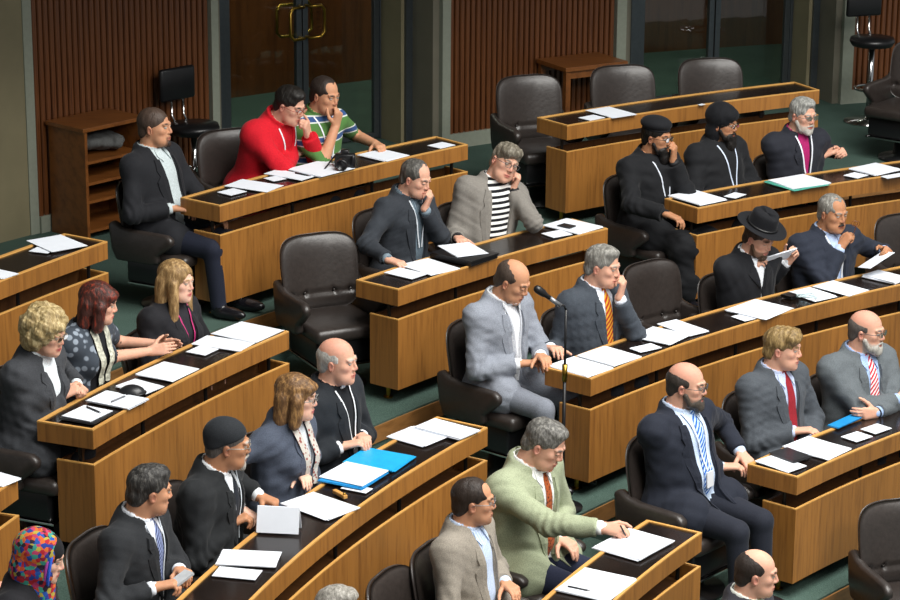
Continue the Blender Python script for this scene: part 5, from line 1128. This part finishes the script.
# things held in hands
def held(name, label, cat, key, cpx, z, half, axes, mat, rz=None):
    o = empty(name, cpx); R = np.stack(axes, 1); m = MB(); m.box((0, 0, 0), half, R); ob = m.build(name, mat); ob.location = cpx; bpy.data.objects.remove(o); tag(ob, label, cat); return ob
def handpos(key, side, off=.085):
    S_, E, W, f, n, pose, sp = people[key]['arms'][side]; return people[key]['L2W'](W+f*off+n*.03)
a, b = handpos('p18', 1), handpos('p18', -1); u = nrm(b-a); fw = nrm(np.cross(u, (0, 0, 1))); fw = fw if fw[1] < 0 else -fw; up = nrm(np.cross(fw, u)); up = nrm(up*.55+fw*.5); up = nrm(up-u*np.dot(u, up)); w_ = np.cross(u, up)
for k, lab in enumerate(('white folded paper held between both hands by broad hat man',)):
    held('folded_papers', lab, 'paper', 'p18', (a+b)/2, 0, (np.linalg.norm(b-a)/2-.008, .055, .004), (u, up, w_), PAPER)
a = handpos('p19', -1, .11); u = nrm((-.75, -.45, -.35)); v = nrm(np.cross(u, (0.2, .3, .9))); held('held_sheet', 'white sheet held by the moustached man', 'paper', 'p19', a+u*.09, 0, (.11, .07, .0015), (u, v, np.cross(u, v)), PAPER)
a = handpos('p19', 1, .10); o = tag(empty('spectacles', a), 'folded spectacles raised in moustached man\'s hand', 'spectacles'); m = MB()
m.tube([(0, 0, -.02), (.02, -.01, .05), (.03, -.02, .10)], .0028, n=6); prt(m, 'temple', plain('amber_frame', '6a3a1c', .3), o, smooth=True)
for k in (0, 1): m = MB(); m.tube([(.03+.02*math.cos(t)-.02*k, -.02-.03*k, .10+.018*math.sin(t)+.01*k) for t in np.linspace(0, 6.283, 16, endpoint=False)], .002, closed=True, n=6); prt(m, 'rim', plain('amber_frame', '6a3a1c', .3), o, smooth=True)
a, b = handpos('p12', 1, .10), handpos('p12', -1, .10); u = nrm((.6, .7, .25)); v = nrm(np.cross((0, 0, 1), u)); held('mobile_phone', 'silver mobile phone in the striped tie man\'s hands', 'phone', 'p12', (a+b)/2+np.array((0, 0, .035)), 0, (.055, .03, .006), (u, v, np.cross(u, v)), plain('silver_phone', 'c0c4c8', .3, .3))
# standing white booklet of the skullcap man
A, B = unproj(258, 529, TOP[2]+.004), unproj(300, 531, TOP[2]+.004); u = nrm(B-A); nn = nrm(np.cross(u, (0, 0, 1))); o = tag(empty('open_booklet', (A+B)/2), 'white booklet propped open before the skullcap man', 'booklet')
for k, (dy, tilt_) in enumerate(((-1, .35), (1, .35))):
    up = nrm(np.array((0, 0, 1))*math.cos(tilt_)+nn*dy*-math.sin(tilt_)); m = MB(); m.box(nn*dy*.045+up*.065, (np.linalg.norm(B-A)/2, .065, .003), np.stack([u, up, np.cross(u, up)], 1)); prt(m, 'page_block', PAPER, o)
pw = people['p21']; S_, E, W, f, n, pose, sp = pw['arms'][1]; c = pw['L2W'](W+f*.12+n*.03); o = tag(empty('pen', c), 'pen held by the man writing in pale green', 'pen', 'pens on the desks'); m = MB(); m.tube([(.02, .02, -.045), (-.03, -.04, .07)], .0045); prt(m, 'barrel', plain('pen_1a1a1e', '1a1a1e', .3), o, smooth=True)
m = MB(); m.tube([(.02, .02, -.045), (.026, .027, -.06)], [.004, .001]); prt(m, 'tip', CHROME, o, smooth=True)
# grey coat bundled in the cabinet
G = Grid((-.24, -.16, -.02), (.24, .16, .18), .008); r_ = np.random.default_rng(3)
for k in range(9): G.apply(Ell((r_.uniform(-.13, .13), r_.uniform(-.06, .06), .05+r_.uniform(0, .05)), (.10, .06, .05), Rz(r_.uniform(0, 3))@Rx(r_.uniform(-.4, .4))), 'add', .02, 0)
X_, Y_, Z_ = G.pts((slice(None),)*3); G.F = (G.F+.008*wob(X_, Y_, Z_, 45, 4)).astype(np.float32); G.F = np.maximum(G.F, -Z_+0*G.F)
o = netmesh('bundled_coat', [G.nets()], [cloth('5a5b5a')]); o.location = (CABP[0], CABP[1], FL[0]+.562); o.rotation_euler = (0, 0, CABR); tag(o, 'grey coat bundled in the open shelf cabinet', 'coat')
print('objects', len(bpy.data.objects), 'faces', sum(len(o.data.polygons) for o in bpy.data.objects if o.type == 'MESH'))
